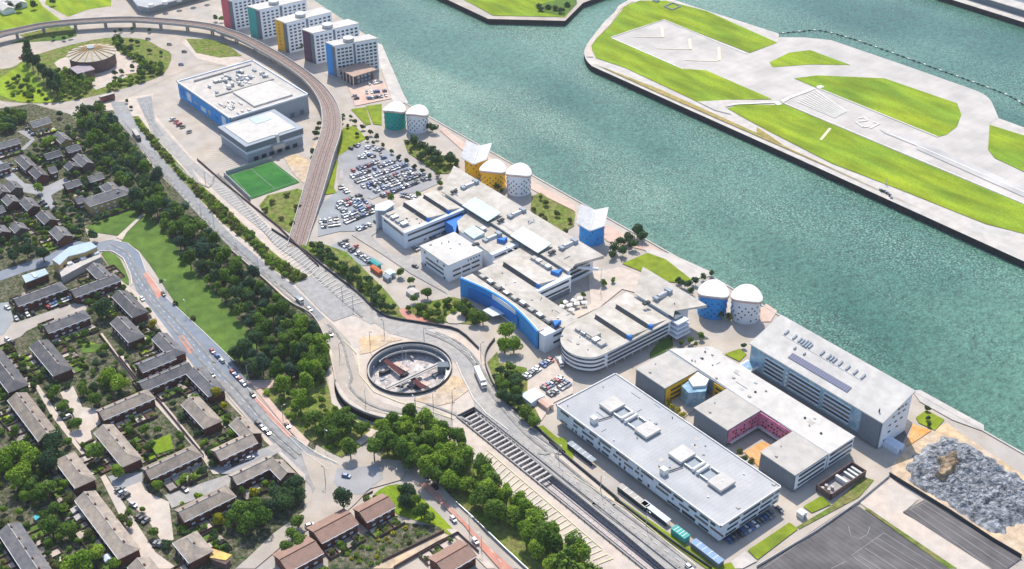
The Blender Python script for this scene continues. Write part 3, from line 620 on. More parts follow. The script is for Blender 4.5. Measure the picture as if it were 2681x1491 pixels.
for cx in (-325, -279):
    for dx, dy in ((0,0),(24,0)):
        u = part('rooflight_housing', B(cx+dx-4,cx+dx+4,320,329.5,11.7,13.1), m_croof, t)
        part('plinth', B(cx+dx-3.4,cx+dx+3.4,320.8,328.8,11.1,11.7), m_dmetal, u)
        part('hatch', B(cx+dx-.4,cx+dx+.5,325,325.9,13.1,13.3), m_metal, u)
    q = part('plant_tray', B(cx+4,cx+20,320.5,329,11.1,11.35), m_mwall, t)
    part('air_duct', M().bar((cx+10.5,320.8,12.4),(cx+10.5,328.5,12.4),.9,10).bar((cx+13,320.8,12.4),(cx+13,328.5,12.4),.9,10), m_white, q)
    [part('duct_frame', B(*q_), m_metal, q) for q_ in ((cx+5,cx+9.5,328.3,329,11.4,12.6), (cx+14.5,cx+19,328.3,329,11.4,12.6), (cx+14.5,cx+19,321,321.6,11.4,12.4), (cx+5,cx+9.5,321,321.6,11.4,12.4),)]
    f = part('extract_tower', B(cx+1.5,cx+4.5,309,311.6,11.1,14.2), m_white, t)
    part('pipe', M().bar((cx+3.5,311.6,11.7),(cx+5.5,320,11.7),.28), m_dmetal, f)
# --- comb-shaped block with yellow and pink courts ---------------------------
t = bld('comb_block', 'cream roofed comb shaped block with yellow and pink courtyards', 'building', -340, -238.5, 355, 397)
arms = ((-340,-319.6), (-300,-278.8), (-258.8,-238.6))
part('spine_roof', M().prism([(-341,379.5),(-329,398),(-322,398.5),(-321,397),(-238.2,397),(-238.2,377)], 10.2, 10.6), m_croof, t)
part('wall', M().prism([(-340.4,379.8),(-328.6,397.4),(-321,396.5),(-238.8,396.5),(-238.8,378),(-340,378)], 0, 10.2), m_mwall, t)
for i, (a, b) in enumerate(arms):
    q = part('wing', B(a+.2,b-.2,355.2,377.6,0,10.2), m_gwall, t)
    part('wing_roof', B(a-.2,b+.2,354.8,377.8,10.2,10.7), m_troof, q)
yf = [part('yellow_facade', B(*q_), m_yel, t) for q_ in ((-319.8,-319.3,356,377.4,0.2,9.8), (-308,-300.2,377.2,377.7,.2,9.8),)][0]
win(t, (-319.2,357), (-319.2,376), [1.6, 4.2, 7.0], 2, 6.5, .9, name='band_window')
win(t, (-307.5,377.2), (-300.5,377.2), [1.8, 4.4, 7.2], 2, 2.2, 1.0)
pf = [part('pink_facade', B(*q_), m_pinkw, t) for q_ in ((-279,-278.4,356,377.4,2.4,10), (-278.4,-259,377,377.6,2.4,10),)][0]
[part('canopy', B(*q_), m_white, t) for q_ in ((-278.4,-277.2,357,376,2.2,2.5), (-278,-259.5,375.6,377,2.2,2.5),)]
win(t, (-278.4,357), (-278.4,376), [3.4, 5.4, 7.4], 9, .9, .7, skip=.3); win(t, (-277.5,377), (-260,377), [3.4, 5.4, 7.4], 9, .9, .7, skip=.3)
cg = part('glazed_stair', M().prism([(-317,364),(-311,362.5),(-306.5,370),(-311,376.6),(-318.5,376.6)], 0, 9.2, 0), m_bglass, t)
part('stair_roof', M().prism([(-317.3,369),(-312,366.6),(-308.6,372),(-311,376.9),(-318.7,376.9)], 9.2, 10.6), m_white, cg)
ef = [part('end_facade', B(*q_), m_wwall, t) for q_ in ((-238.6,-238.2,355.6,377,1.8,10), (-238.7,-238.3,378,396.4,1.8,10),)][0]
win(t, (-238.2,356.5), (-238.2,376.5), [3.0, 5.8, 8.4], 1, 18, 1.0, name='band_window'); win(t, (-238.3,378.5), (-238.3,396), [3.0, 5.8, 8.4], 1, 16, 1.0, name='band_window')
for k in (-325,-290,-262,-250): part('roof_cowl', B(k,k+.9,386+k%5,386.9+k%5,10.6,11.2), m_dmetal, t)
part('roof_seam', B(-341.5,-238.2,377.85,378.1,10.62,10.75), m_mwall, t)
# --- big hall with the rising roof by the dock --------------------------------
t = bld('sports_hall', 'tall white roofed hall with blue grey striped side on the dock edge', 'building', -313, -232, 409, 430)
P0 = [(-312.5,409),(-233,409),(-233,430),(-312.5,430)]
def rz(y): return 16.6+(y-408)*(7.2/22)
part('wall', M().prism(P0, 0, [16.2,16.2,23.2,23.2]), m_gwall, t)
rp = [(-313.4,408),(-232.2,408),(-232.2,431),(-313.4,431)]
rm = M(); rm.add([(x, y, rz(y)) for x, y in rp]+[(x, y, rz(y)-.6) for x, y in rp], [(0,1,2,3),(7,6,5,4),(0,4,5,1),(1,5,6,2),(2,6,7,3),(3,7,4,0)]); part('roof', rm, m_croof, t)
part('end_facade', M().prism([(-233,409.4),(-232.6,409.4),(-232.6,429.6),(-233,429.6)], .5, [15.8,15.8,22.4,22.4]), m_wwall, t)
bl = part('blue_facade', B(-312.4,-233.4,408.6,409,3,16), m_bglass, t)
part('dark_end_panel', B(-244,-233.2,408.3,408.6,1,16), m_gwall, bl)
for a, b in ((-303,-290.5),(-287.5,-268),(-266,-250)):
    win(t, (a,408.6), (b,408.6), [4.0, 6.2, 8.6, 11.0, 13.4], 1, b-a-.5, .7, m_bwall, 'sunshade', 0, 0, .1)
    win(t, (a,408.6), (b,408.6), [5.0, 7.3, 9.7, 12.1], 1, b-a-.8, 1.0, name='band_window', m0=0)
win(t, (-289.6,408.5), (-288,408.5), [4,6.5,9,11.5], 1, 1.2, 1.4, m_white, 'panel', 0)
for z, y0, y1 in ((3,411,420),(7,413,424),(11,412,427),(15,414,428),(18,418,428)): win(t, (-232.6,y0), (-232.6,y1), [z], 3, 1.6, .8, skip=.2)
def onroof(x0, x1, y0, y1, d0, d1):
    b = M(); b.add([(x0,y0,rz(y0)+d0),(x1,y0,rz(y0)+d0),(x1,y1,rz(y1)+d0),(x0,y1,rz(y1)+d0),(x0,y0,rz(y0)+d1),(x1,y0,rz(y0)+d1),(x1,y1,rz(y1)+d1),(x0,y1,rz(y1)+d1)],
      [(0,3,2,1),(4,5,6,7),(0,1,5,4),(1,2,6,5),(2,3,7,6),(3,0,4,7)]); return b
part('solar_array', onroof(-292,-256,412,415.4,.1,.35), m_pv, t)
for x in (-303.5,-298.3,-295,-293.3,-291.6,-290,-288.4,-281,-277,-275.2,-273.4,-270,-265.5,-261,-256.5):
    L = 3.0 if x not in (-291.6,-290) else 4.2
    r = part('rooflight', onroof(x,x+.9,423.5-L/2,423.5+L/2,-.1,.75), m_mwall, t)
part('lightning_wire', onroof(-304,-255,421.2,421.35,.02,.12), m_mwall, t)
for x in (-293.5,-287.5): part('vent', onroof(x,x+.8,417.5,419,0,.8), m_mwall, t)
part('vent', M().cyl(-237.5,412,17,19.6,.35,8), m_dmetal, t)
e = part('entrance_canopy', M().prism([(-314,402),(-306,402),(-306,409),(-314,409)], 5.2, 5.7), m_white, t)
part('canopy_glass', B(-312.8,-307.2,403,408.4,5.71,5.8), m_bglass, e)
# --- main campus blocks --------------------------------------------------------
m_louv = mat('dark_louvred_glazing', (.07,.08,.095), .5, .1, .6, stripes=(1.1,0,.45))
def wing(t, poly, h, bays, xr, bandfaces, wall=m_wwall, roof=m_cream):
    xs = [p[0] for p in poly]; ys = [p[1] for p in poly]
    part('wall', M().prism(poly, 0, h-.3), wall, t)
    part('roof', M().prism([(p[0]+(.3 if p[0] > sum(xs)/len(xs) else -.3), p[1]+(.3 if p[1] > sum(ys)/len(ys) else -.3)) for p in poly], h-.3, h), roof, t)
    for (y0, y1) in bays:      # sloping bay behind a dark clerestory
        rb = M(); z = h+2.3; xa, xb = xr
        rb.add([(xa,y0,h),(xb,y0,h),(xb,y0,z),(xa,y0,z),(xa,y1,h+.05),(xb,y1,h+.05)], [(0,1,2,3),(3,2,5,4),(0,3,4),(1,5,2)], 0); q = part('sloping_bay', rb, roof, t)
        part('clerestory', M().add([(xa+1,y0-1.5,h+.02),(xb-1.5,y0-1.5,h+.02),(xb-1.5,y0-.05,z-.1),(xa+1,y0-.05,z-.1),(xa+1,y0,h),(xb-1.5,y0,h)], [(0,1,2,3),(1,5,2),(0,3,4)]), m_louv, q)
        part('bay_end', M().add([(xb-1.5,y0-.5,h),(xb+1.4,y0-.2,h+.1),(xb+.1,y0+1.8,h+.1),(xb-1.5,y0-.5,z+.3),(xb+.8,y0-.1,z-.2),(xb+.1,y0+1.8,h+.9)], [(0,1,4,3),(1,2,5,4),(3,4,5),(0,3,5,2)]), m_dblue, q)
    for p0, p1, zs in bandfaces[:1]:
        if abs(p0[0]-p1[0]) < .5: part('edge_strip', B(p0[0]-2.4,p0[0]+.32,p0[1]-1,p1[1]+1,h,h+.1), m_bwall, t)
    for p0, p1, zs in bandfaces:
        L = math.dist(p0, p1); win(t, p0, p1, zs, 1, L-1.6, 1.15, name='band_window', m0=0)
def plant(t, x0, x1, y0, y1, h, n=3):
    w_ = part('plant_well', B(x0,x1,y0,y1,h,h+.35), m_mwall, t)
    for k in range(n):
        x = x0+(x1-x0)*(k+.5)/n; part('air_handler', B(x-1.6,x+1.6,y0+.6,y1-.6,h+.35,h+1.6+.3*(k % 2)), m_metal if k % 2 else m_troof, w_)
def vault(t, x, y0, y1, z, r=1.7):
    b = M(); n = 8
    vs = []; 
    for yy in (y0, y1):
        for i in range(n+1): a = math.pi*i/n; vs.append((x+r*math.cos(a), yy, z+r*math.sin(a)*1.1))
    b.add(vs, [(i, i+1, n+2+i, n+1+i) for i in range(n)]+[tuple(range(n, -1, -1)), tuple(range(n+1, 2*n+2))]); v = part('plant_vault', b, m_metal, t)
    [part('cowl', B(*q_), m_mwall, v) for q_ in ((x-2,x+2,y1,y1+2.6,z,z+2.4), (x-1.7,x+1.7,y0-2.6,y0-.4,z,z+1.3),)]
    [part('fan_unit', B(*q_), m_dmetal, v) for q_ in ((x-1,x+1,y0-8.4,y0-6.4,z,z+1.0), (x-1,x+1,y0-10.8,y0-9,z,z+1.0),)]
t = bld('campus_spine', 'long cream roofed spine block with two pale glass roofs above the quay', 'building', -565, -424, 386, 411)
sp = [(-565,411),(-545,386.5),(-426,386),(-429,394),(-424,411)]
part('wall', M().prism([(-559,409.5),(-543.5,388),(-428,387.5),(-431,393),(-431,409.5)], 0, 12.2), m_wwall, t)
part('roof', M().prism(sp, [0]*5 and 12.3, [14.6,13,13,13.2,14.4]), m_cream, t)
for x0 in (-521.5, -475.5):
    g = part('glass_roof', M().add([(x0,384.6,13.2),(x0+25,384.6,13.2),(x0+24,395.6,14.9),(x0-1.5,395.6,14.9),(x0,384.6,14.0),(x0+25,384.6,14.0),(x0+24,395.6,15.4),(x0-1.5,395.6,15.4)], [(4,5,6,7),(0,1,5,4),(1,2,6,5),(2,3,7,6),(3,0,4,7)]), m_skyl, t)
    [part('frame', B(*q_), m_dmetal, g) for q_ in ((x0-.2,x0+25.2,384.2,384.6,13.0,13.6), (x0+25,x0+25.4,384.2,395,13.0,13.8),)]
for x in (-538, -492, -445.5): vault(t, x, 399.5, 406.5, 14.0)
win(t, (-430,388), (-430.5,408), [3,6,9], 1, 17, 1.2, name='band_window', m0=0)
part('end_screen', M().prism([(-430.5,396),(-421,404),(-421.6,405),(-431,397.4)], 8.6, 10), m_wwall, t)
part('roof_gutter', M().strip([(-544,390,13.1),(-426.4,390,13.12)], .5, 0, .12), m_troof, t)
t = bld('campus_wing', 'white banded wing with stair prow at the car park end of the campus', 'building', -555, -521, 341, 388)
wing(t, [(-547,343),(-521,341.5),(-521,386),(-552,386)], 11, [(360.5,375.5),(375.5,385.8)], (-549,-523.5), [((-521,343),(-521,385),[4.2,8.0]), ((-545,343),(-522,341.5),[8.4])], m_bwall)
plant(t, -546,-526,344,349.5,11,4)
s_ = part('stair_prow', M().prism([(-555.5,346),(-551,342.6),(-547.5,346),(-550,354),(-555,354)], 0, 13), m_mwall, t)
part('prow_roof', M().prism([(-556.5,345),(-551,341),(-546.8,345.6),(-549.8,355),(-556,355)], 13, 13.4), m_bwall, s_)
part('prow_fin', B(-551.4,-550.6,341.3,342.8,0,13.2), m_wwall, s_)
t = bld('campus_wing', 'low cream roofed wing between the white box hall and the spine block', 'building', -512, -468, 366, 388)
wing(t, [(-512,374),(-503,368.5),(-469,366.5),(-469,386),(-517,386)], 11, [], (0,0), [((-469,367),(-469,385),[4.2,8.0])], m_wwall)
part('link_skylight', M().prism([(-499,368.5),(-488.5,368),(-488.5,376),(-499,376)], 11.02, [12.2,12.2,13.4,13.4]), m_skyl, t)
plant(t, -500,-492,377,381,11,2)
for x in (-486.5,): vault(t, x+3, 374, 381, 11, 1.7)
part('bay_end', M().prism([(-478.5,377),(-474,379),(-476,383)], 11.02, 13.4), m_dblue, t)
part('atrium_glazing', M().prism([(-520.5,370.5),(-512.6,370.5),(-504,366),(-512.3,373.5),(-517.2,385.5),(-520.6,385.5)], 0, 8.6), m_dblue, t)
t = bld('white_box_hall', 'white cubic hall with flat white roof and thin dark windows', 'building', -503, -476, 340, 364)
part('wall', B(-502.5,-475.8,340,364.2,0,11), m_wwall, t); part('roof', B(-503,-475.3,339.6,364.7,11,11.5), m_croof, t)
win(t, (-475.8,342), (-475.8,363), [2.4, 5.6], 3, 5.6, 1.0, name='band_window', m0=.5); win(t, (-502.5,340), (-475.8,340), [2.4, 5.4], 1, 17, 1.0, name='band_window', m0=0)
win(t, (-475.8,352), (-475.8,364), [8.6], 5, .8, .9); win(t, (-502.5,340), (-475.8,340), [.3,8.4], 4, 1.2, 1.2, skip=.4)
t = bld('campus_wing', 'cream sawtooth roofed wing with white banded end beside the paved square', 'building', -463, -425, 361, 388)
wing(t, [(-463,362),(-423.5,361.5),(-423.5,386),(-465,386)], 11, [(364.5,377.5)], (-457,-426.5), [((-423.5,363),(-423.5,385),[4.4,8.2])], m_wwall)
plant(t, -452,-436,379.5,383.5,11,4)
part('bay_end', M().prism([(-433,379),(-428,380.5),(-430,385)], 11.02, 13.0), m_dblue, t)
part('undercroft', B(-423.5,-423.2,364,385,0.1,3.4), m_gwall, t)
t = bld('blue_front_block', 'long bar with a curved bright blue wall facing the junction trees', 'building', -461, -389, 338, 361)
part('wall', B(-458,-389.6,341.5,361,0,10.7), m_wwall, t); part('roof', B(-461,-389,349.6,361.4,10.7,11.1), m_cream, t)
gl = part('plant_gully', B(-459,-390,345.6,349.6,10.7,10.9), m_dmetal, t)
for k in range(9): part('air_handler', B(-456+k*7,-452.4+k*7,346.4,348.6,10.9,12.0+.4*(k % 3)), m_metal if k % 2 else m_troof, gl)
cv = [(-461+66*i/20, 337.4+5.2*math.sin(math.pi*i/20)) for i in range(21)]
bw = M(); bw.strip([(x, y, 0) for x, y in cv], 1.0, 0, 11.4); part('curved_wall', bw, m_blue, t)
bs = M(); bs.prism(cv+[(-395,345.6),(-461,345.6)], 10.4, 10.8); part('curved_roof', bs, m_cream, t)
part('wall_coping', M().strip([(x, y+.55, 0) for x, y in cv], .5, 11.4, 11.7), m_wwall, t)
part('lower_blue_wall', M().strip([(x, y-1.2, 0) for x, y in cv[2:15]], .6, 1.5, 7.6), m_dblue, t)
part('entrance_canopy', M().prism([(-437,334),(-429,334.5),(-427,341),(-437,341)], 3.4, 3.8), m_bwall, t)
for i in range(4,11): win(t, cv[i], cv[i+1], [3.2, 6.0, 8.4], 1, 1.5, 1.0, m_bglass if i % 2 else m_glass, skip=.3)
win(t, (-389.6,343), (-389.6,360), [3.4, 7.6], 1, 15.4, 1.2, name='band_window', m0=0)
part('end_frame', B(-394,-389.5,337.8,341.5,0,11), m_wwall, t)
part('blue_vent', M().prism([(-396,348.5),(-391.5,346.5),(-393,352)], 11.1, 12.8), m_dblue, t)
t = bld('round_ended_block', 'white banded block with a rounded corner and three sawtooth roof bays', 'building', -390, -358, 339, 399)
rc = [(-389,352)]+smooth([(-386,347),(-381,341.5),(-374,338.6),(-366,339.6),(-360,344.5),(-358.4,351)], 4)+[(-358,398),(-386,399),(-392,399)]
part('wall', M().prism(rc, 2.6, 10.6), m_wwall, t)
part('roof', M().prism([(-389.4,352)]+[(x*1.0006, y-.3) for x, y in rc[1:-3]]+[(-357.6,398.3),(-392.4,399.4)], 10.6, 11), m_cream, t)
part('undercroft', M().prism([(-387,353),(-384,347),(-376,341),(-367,341.5),(-361.5,347),(-361,397),(-386,398)], 0, 2.6), m_gwall, t)
for y0, y1 in ((369.5,383),(384.5,397)):
    q = part('sloping_bay', M().add([(-386,y0,11),(-360,y0,11),(-360,y0,12.9),(-386,y0,12.9),(-386,y1,11.05),(-360,y1,11.05)], [(0,1,2,3),(3,2,5,4),(0,3,4),(1,5,2)]), m_cream, t)
    part('clerestory', M().add([(-385,y0-1.6,11.02),(-361.5,y0-1.6,11.02),(-361.5,y0-.05,12.8),(-385,y0-.05,12.8),(-385,y0,11),(-361.5,y0,11)], [(0,1,2,3),(1,5,2),(0,3,4)]), m_louv, q); part('bay_end', M().prism([(-361.5,y0-.6),(-358.6,y0),(-360,y0+2)], 11.02, 13), m_dblue, q)
plant(t, -384,-363,352.5,357.5,11,5)
part('plant_cover', B(-380,-371,354,360,11,13.2), m_troof, t)
for z in (4.2, 6.6, 9.0):
    pts_ = rc[3:-3]; part('ribbon_window', M().strip([(x+.0, y, 0) for x, y in pts_][1:], .5, z, z+.85), m_glass, t)
    win(t, (-358,352), (-358,397), [z] if z > 6 else [4.2], 1, 43, .9, name='band_window', m0=0)
for y in range(354, 398, 6): part('column', M().cyl(-359.4,y,0,2.8,.3,8), m_white, t)
t = bld('sail_roof_block', 'cream sail roofed block with pointed tips beside the blue residence', 'building', -400, -353, 391, 419)
part('wall', M().prism([(-384,402),(-380,415.5),(-362,415.5),(-362,400.2),(-386,400.2)], 0, 12.6), m_wwall, t)
part('roof', M().prism([(-400,418),(-387,399),(-357.4,399),(-361,403.5),(-352.6,419)], 12.8, [16,13,13,13.3,14.6][:5]), m_cream, t)
vault(t, -374.5, 404.5, 411, 14.0)
for k in range(4): part('balcony', B(-362,-353.5+k*.6,398.8-k*.7,407,9.4-k*2.2,10.4-k*2.2), m_wwall, t)
part('end_glazing', B(-362,-357,400,406,1.5,11.5), m_gwall, t)
def clutter(x0, x1, y0, y1, z, n, sd):
    rd = random.Random(sd); par = None
    for o in bpy.data.objects:
        if o.type == 'EMPTY' and o.name == sd: par = o
    for k in range(n):
        x, y = rd.uniform(x0, x1), rd.uniform(y0, y1); q = rd.random()
        if q < .45: part('roof_vent', M().cyl(x, y, z-.3, z+rd.uniform(.4,.9), rd.uniform(.2,.45), 8), rd.choice((m_metal, m_mwall, m_dmetal)), par)
        elif q < .7: part('roof_hatch', B(x,x+rd.uniform(.8,1.6),y,y+rd.uniform(.8,1.3),z-.3,z+rd.uniform(.25,.7)), rd.choice((m_white, m_mwall, m_troof)), par)
        elif q < .85: L = rd.uniform(3, 8); part('roof_pipe', B(x,x+(L if k % 2 else .2),y,y+(.2 if k % 2 else L*.6),z-.1,z+.25), m_mwall, par)
        else: part('roof_patch', B(x,x+rd.uniform(1.5,4),y,y+rd.uniform(1,3),z-.1,z+.04), rd.choice((m_troof, m_groof)), par)
clutter(-340,-241,308,319,11.1,16,'teaching_block'); clutter(-340,-241,331,342,11.1,18,'teaching_block')
clutter(-335,-242,379,395,10.6,20,'comb_block'); clutter(-338,-322,357,375,10.7,4,'comb_block'); clutter(-298,-281,357,375,10.7,4,'comb_block'); clutter(-257,-241,357,375,10.7,4,'comb_block')
clutter(-556,-430,390,396,13.5,14,'campus_spine'); clutter(-490,-478,396,408,14.2,4,'campus_spine'); clutter(-543,-524,343,359,11,8,'campus_wing'); clutter(-466,-470,370,385,11,5,'campus_wing.001')
clutter(-500,-479,342,362,11.5,6,'white_box_hall'); clutter(-455,-395,352,360,11.1,12,'blue_front_block'); clutter(-386,-362,341,352,11,6,'round_ended_block'); clutter(-385,-362,401,414,13.6,6,'sail_roof_block')
# --- drum residences -----------------------------------------------------------
VX, VY = -.62, .78      # roof axis
def drum(cx, cy, r, h, label, wall, roofkind, grp, rows=5, k=2.9):
    FOOT.append((cx-r-1, cx+r+1, cy-r-1, cy+r+1))
    t = thing('drum_residence', label, 'residence', (cx, cy, 0), grp); n = 40
    def zz(x, y, rr):
        u = (x*(-VY)+y*VX)/rr*-1; v = x*VX+y*VY
        return k*(1-u*u) if roofkind == 'vault' else k*1.0*abs(u)+.30*v+.8
    ring = lambda rr: [(rr*math.cos(2*math.pi*i/n), rr*math.sin(2*math.pi*i/n)) for i in range(n)]
    b = M(); p = ring(r); b.add([(cx+x, cy+y, 0) for x, y in p]+[(cx+x, cy+y, h+zz(x, y, r)-.15) for x, y in p], [(i, (i+1) % n, n+(i+1) % n, n+i) for i in range(n)]); part('wall', b, wall, t)
    R_ = r*1.09 if roofkind == 'vault' else r*1.12
    b = M(); rings = [R_*f for f in (0.001, .2, .4, .6, .8, 1)]; vs = []
    for rr in rings:
        for x, y in ring(rr): vs.append((cx+x, cy+y, h+zz(x, y, R_)))
    fs = [(j*n+i, j*n+(i+1) % n, (j+1)*n+(i+1) % n, (j+1)*n+i) for j in range(5) for i in range(n)]
    vs += [(v[0], v[1], v[2]-.8) for v in vs[5*n:6*n]]; fs += [(5*n+i, 6*n+i, 6*n+(i+1) % n, 5*n+(i+1) % n)[::-1] for i in range(n)]
    if roofkind != 'vault':    # two flat wings rising from a centre gutter
        g_ = [(u, v) for v in (-1.0, .05, 1.02) for u in (-1.02, 0, 1.02)]; tv = []
        for u, v in g_:
            v2 = v*(.78 if u and v < 0 else 1); x, y = (-VY*u+VX*v2)*R_, (VX*u+VY*v2)*R_; tv.append((cx+x, cy+y, h+k*abs(u)*1.02+.30*v2*R_+.95))
        vs = tv+[(a_, b_, c_-.5) for a_, b_, c_ in tv]; fs = [(0,3,4,1),(1,4,5,2),(3,6,7,4),(4,7,8,5)]+[(9+i, 9+j, j, i) for i, j in ((0,1),(1,2),(2,5),(5,8),(8,7),(7,6),(6,3),(3,0))]+[(9,10,13,12),(10,11,14,13),(12,13,16,15),(13,14,17,16)]
        fs = [f[::-1] for f in fs]
    b.add(vs, [f[::-1] for f in fs]); rf = part('roof', b, m_white if roofkind == 'vault' else m_white, t)
    if roofkind == 'vault':
        q = ring(R_*1.004); part('roof_rim', M().strip([(cx+x, cy+y, h+zz(x, y, R_)-1.35) for x, y in q+q[:1]], .2, 0, .45), mat('pale_red_band', (.70,.34,.26), .6, .05, 1), rf)
    else:
        part('gutter', M().strip([(cx+VX*s_, cy+VY*s_, h+.30*s_+1.1) for s_ in (-R_*.97, R_*.97)], .9, 0, .35), m_white, rf)
    for j in range(rows):
        for i in range(14):
            a = 2*math.pi*(i+.5*(j % 2))/14
            if math.cos(a-math.atan2(-cy, -cx)) < -.1: continue
            if roofkind != 'vault' and random.random() < .25: continue
            x, y = cx+r*math.cos(a), cy+r*math.sin(a); d = .6
            win(t, (x-d*-math.sin(a)*-1*-1, y+d*-math.cos(a)), (x+d*-math.sin(a), y+d*math.cos(a)), [1.9+j*(h-3)/rows], 1, .75, .75, m_glass if wall in (m_wwall, m_yel) and random.random() < .75 else m_soft, m0=0, skip=.12)
    return t
m_soft = mat('muted_blue_glass', (.06,.13,.24), .2, 0, 1)  # muted blue panes, lower in contrast than the dark glass
drum(-662, 432, 7.4, 12.4, 'teal green drum residence with white roof left of its white twin', m_green, 'vault', 'drum residences by the dock')
drum(-647.5, 441, 7.4, 12.4, 'white drum residence touching the teal green drum', m_wwall, 'vault', 'drum residences by the dock')
drum(-570, 433, 7.6, 12.0, 'yellow drum tower with folded butterfly roof and white gutter', m_yel, 'fold', 'drum residences by the dock', 4)
drum(-550, 431, 8.0, 11.4, 'yellow drum residence with white roof between folded tower and white drum', m_yel, 'vault', 'drum residences by the dock')
drum(-533, 438.5, 7.6, 13.2, 'white drum residence beside the yellow drum above the promenade', m_wwall, 'vault', 'drum residences by the dock', 6)
drum(-458.5, 433.5, 7.4, 12.6, 'bright blue drum tower with folded pale butterfly roof', m_blue, 'fold', 'drum residences by the dock', 4)
drum(-360.5, 433, 7.8, 12.8, 'bright blue drum residence with white roof near the tall hall', m_blue, 'vault', 'drum residences by the dock')
drum(-346, 443.5, 7.8, 12.8, 'white drum residence between the blue drum and the tall hall', m_wwall, 'vault', 'drum residences by the dock')
# --- student towers ---------------------------------------------------------------
def stower(L, Cc, Rr, h, wall, label, mass):
    D = (Rr[0]+L[0]-Cc[0], Rr[1]+L[1]-Cc[1]); FOOT.append((min(L[0],D[0])-2, max(Cc[0],Rr[0])+2, L[1]-2, Rr[1]+2))
    t = thing('student_tower', label, 'tower block', (Cc[0], Cc[1], 0), 'student tower blocks in a row by the dock')
    lerp = lambda a, b, f: (a[0]+(b[0]-a[0])*f, a[1]+(b[1]-a[1])*f)
    part('wall', M().prism([L, Cc, Rr, D], 0, h), m_wwall, t)
    part('end_wall', M().prism([L, lerp(L,Cc,.66), lerp(lerp(L,Cc,.66), lerp(D,Rr,.66), -.012), lerp(L,D,-.012)], 0, h-.2), mass, t)
    part('end_recess', M().prism([lerp(L,Cc,.68), lerp(L,Cc,1.0), lerp(Cc,Rr,-.006), lerp(lerp(L,Cc,.68),lerp(D,Rr,.68),-.006)], 0, h-1), m_gwall, t)
    rf = part('roof', M().prism([lerp(L,D,-.02), lerp(Cc,Rr,-.02), lerp(Cc,Rr,1.02), lerp(L,D,1.02)], h, h+.6), m_croof, t)
    m1 = lerp(lerp(L,D,.42), lerp(Cc,Rr,.42), .55); part('roof_drum', M().cyl(m1[0], m1[1], h+.6, h+3.2, 4.2, 24), m_metal, rf)
    part('recess_shade_strip', M().prism([lerp(Cc,Rr,.42), lerp(Cc,Rr,.47), (lerp(Cc,Rr,.47)[0]+.12, lerp(Cc,Rr,.47)[1]), (lerp(Cc,Rr,.42)[0]+.12, lerp(Cc,Rr,.42)[1])], 0, h-.4), m_gwall, t)  # flat dark strip, the shade of the recess put into its colour
    zs = [2+i*(h-3)/8 for i in range(8)]
    for a, b, c in ((.02,.41,4),(.48,.99,5)):
        win(t, lerp(Cc,Rr,a), lerp(Cc,Rr,b), zs, c, 2.1, 1.35, m0=.3)
    if wall: win(t, lerp(L,D,-.012), lerp(lerp(L,Cc,.6),lerp(D,Rr,.6),-.012), zs[1:], 1, 1.6, .8, mat('amber_brown_glass', (.35,.22,.06), .3, 0, 1), m0=0)  # amber brown panes on the yellow end wall
TH_ = 25
stower((-771,445),(-760,446),(-752,479),TH_, 0, 'student tower with bright blue end wall nearest the dock promenade', m_blue)
stower((-805,445),(-792,447),(-787,485),TH_, 0, 'student tower with dark purple end wall second nearest the drum residences', m_purp)
stower((-838,440),(-824,442),(-822,482),TH_, 1, 'student tower with amber yellow end wall', m_orw)
stower((-877,437),(-863,440),(-859,481),TH_, 0, 'student tower with teal green end wall', m_tealw)
stower((-909,430),(-896,433),(-892,474),TH_, 0, 'student tower with rose red end wall at the top of the row', m_rose)
t = bld('brick_pavilion', 'square tan brick pavilion in front of the blue ended student tower', 'building', -757, -737, 448, 467)
part('wall', B(-755,-739,447,465,0,7.6), m_brown, t); part('roof', B(-757,-737,446,467,7.6,8.2), mat('tan_slab_roof', (.47,.34,.27), .8, .08, .4), t)
for k in range(5): part('column', B(-756.6+k*4.7,-756.1+k*4.7,445.9,446.4,0,7.6), m_white, t)
win(t, (-739,449), (-739,464), [1,4.4], 4, 2, 2, m_bglass)
# --- large store and its white neighbour ------------------------------------------
t = bld('retail_store', 'large white roofed store with blue panelled wall and rooftop plant', 'building', -801, -720, 335, 397)
part('wall', B(-800.6,-720.4,335.4,397,0,12.6), m_mwall, t)
part('roof', B(-801,-720,335,397.4,12.6,13.4), m_conc, t)
pp = M(); parapet(pp, [(-800.8,335.2),(-720.2,335.2),(-720.2,397.2),(-800.8,397.2)], 13.4, .9, .8); part('parapet', pp, m_wwall, t)
part('raised_roof', B(-757,-726,357,388,13.4,14.6), m_croof, t)
[part('plant_screen', B(*q_), m_troof, t) for q_ in ((-793,-760,368,392,13.4,13.9), (-794,-792.8,345,392,13.4,14.8), (-761,-759,345,392,13.4,14.4),)]
bf = part('blue_facade', B(-800.2,-721,335,335.4,2,12), m_blue, t)
random.seed(5)
for k in range(7): part('light_panel', B(-797+k*10.6,-797+k*10.6+random.uniform(4,8),334.8,335,random.uniform(3,6),random.uniform(7,11.6)), random.choice((m_bwall, m_bglass, m_dblue)), bf)
for k in range(34):
    x, y = random.uniform(-790,-764), random.uniform(346,390)
    part('rooftop_unit', B(x,x+random.uniform(1.5,4),y,y+random.uniform(1,3),13.9,14.5+random.random()*1.6), random.choice((m_metal, m_white, m_mwall)), t)
for k in range(16):
    x, y = random.uniform(-756,-724), random.uniform(338,354)
    part('rooftop_unit', B(x,x+random.uniform(1,5),y,y+random.uniform(.6,1.4),13.4,14+random.random()*.8), random.choice((m_troof, m_white, m_mwall)), t)
win(t, (-720.4,338), (-720.4,396), [.2], 7, 3.4, 3.2, m_gwall, 'loading_door')
t = bld('sports_store', 'square white roofed store with grey blue walls beside the green pitch', 'building', -716, -677, 323, 367)
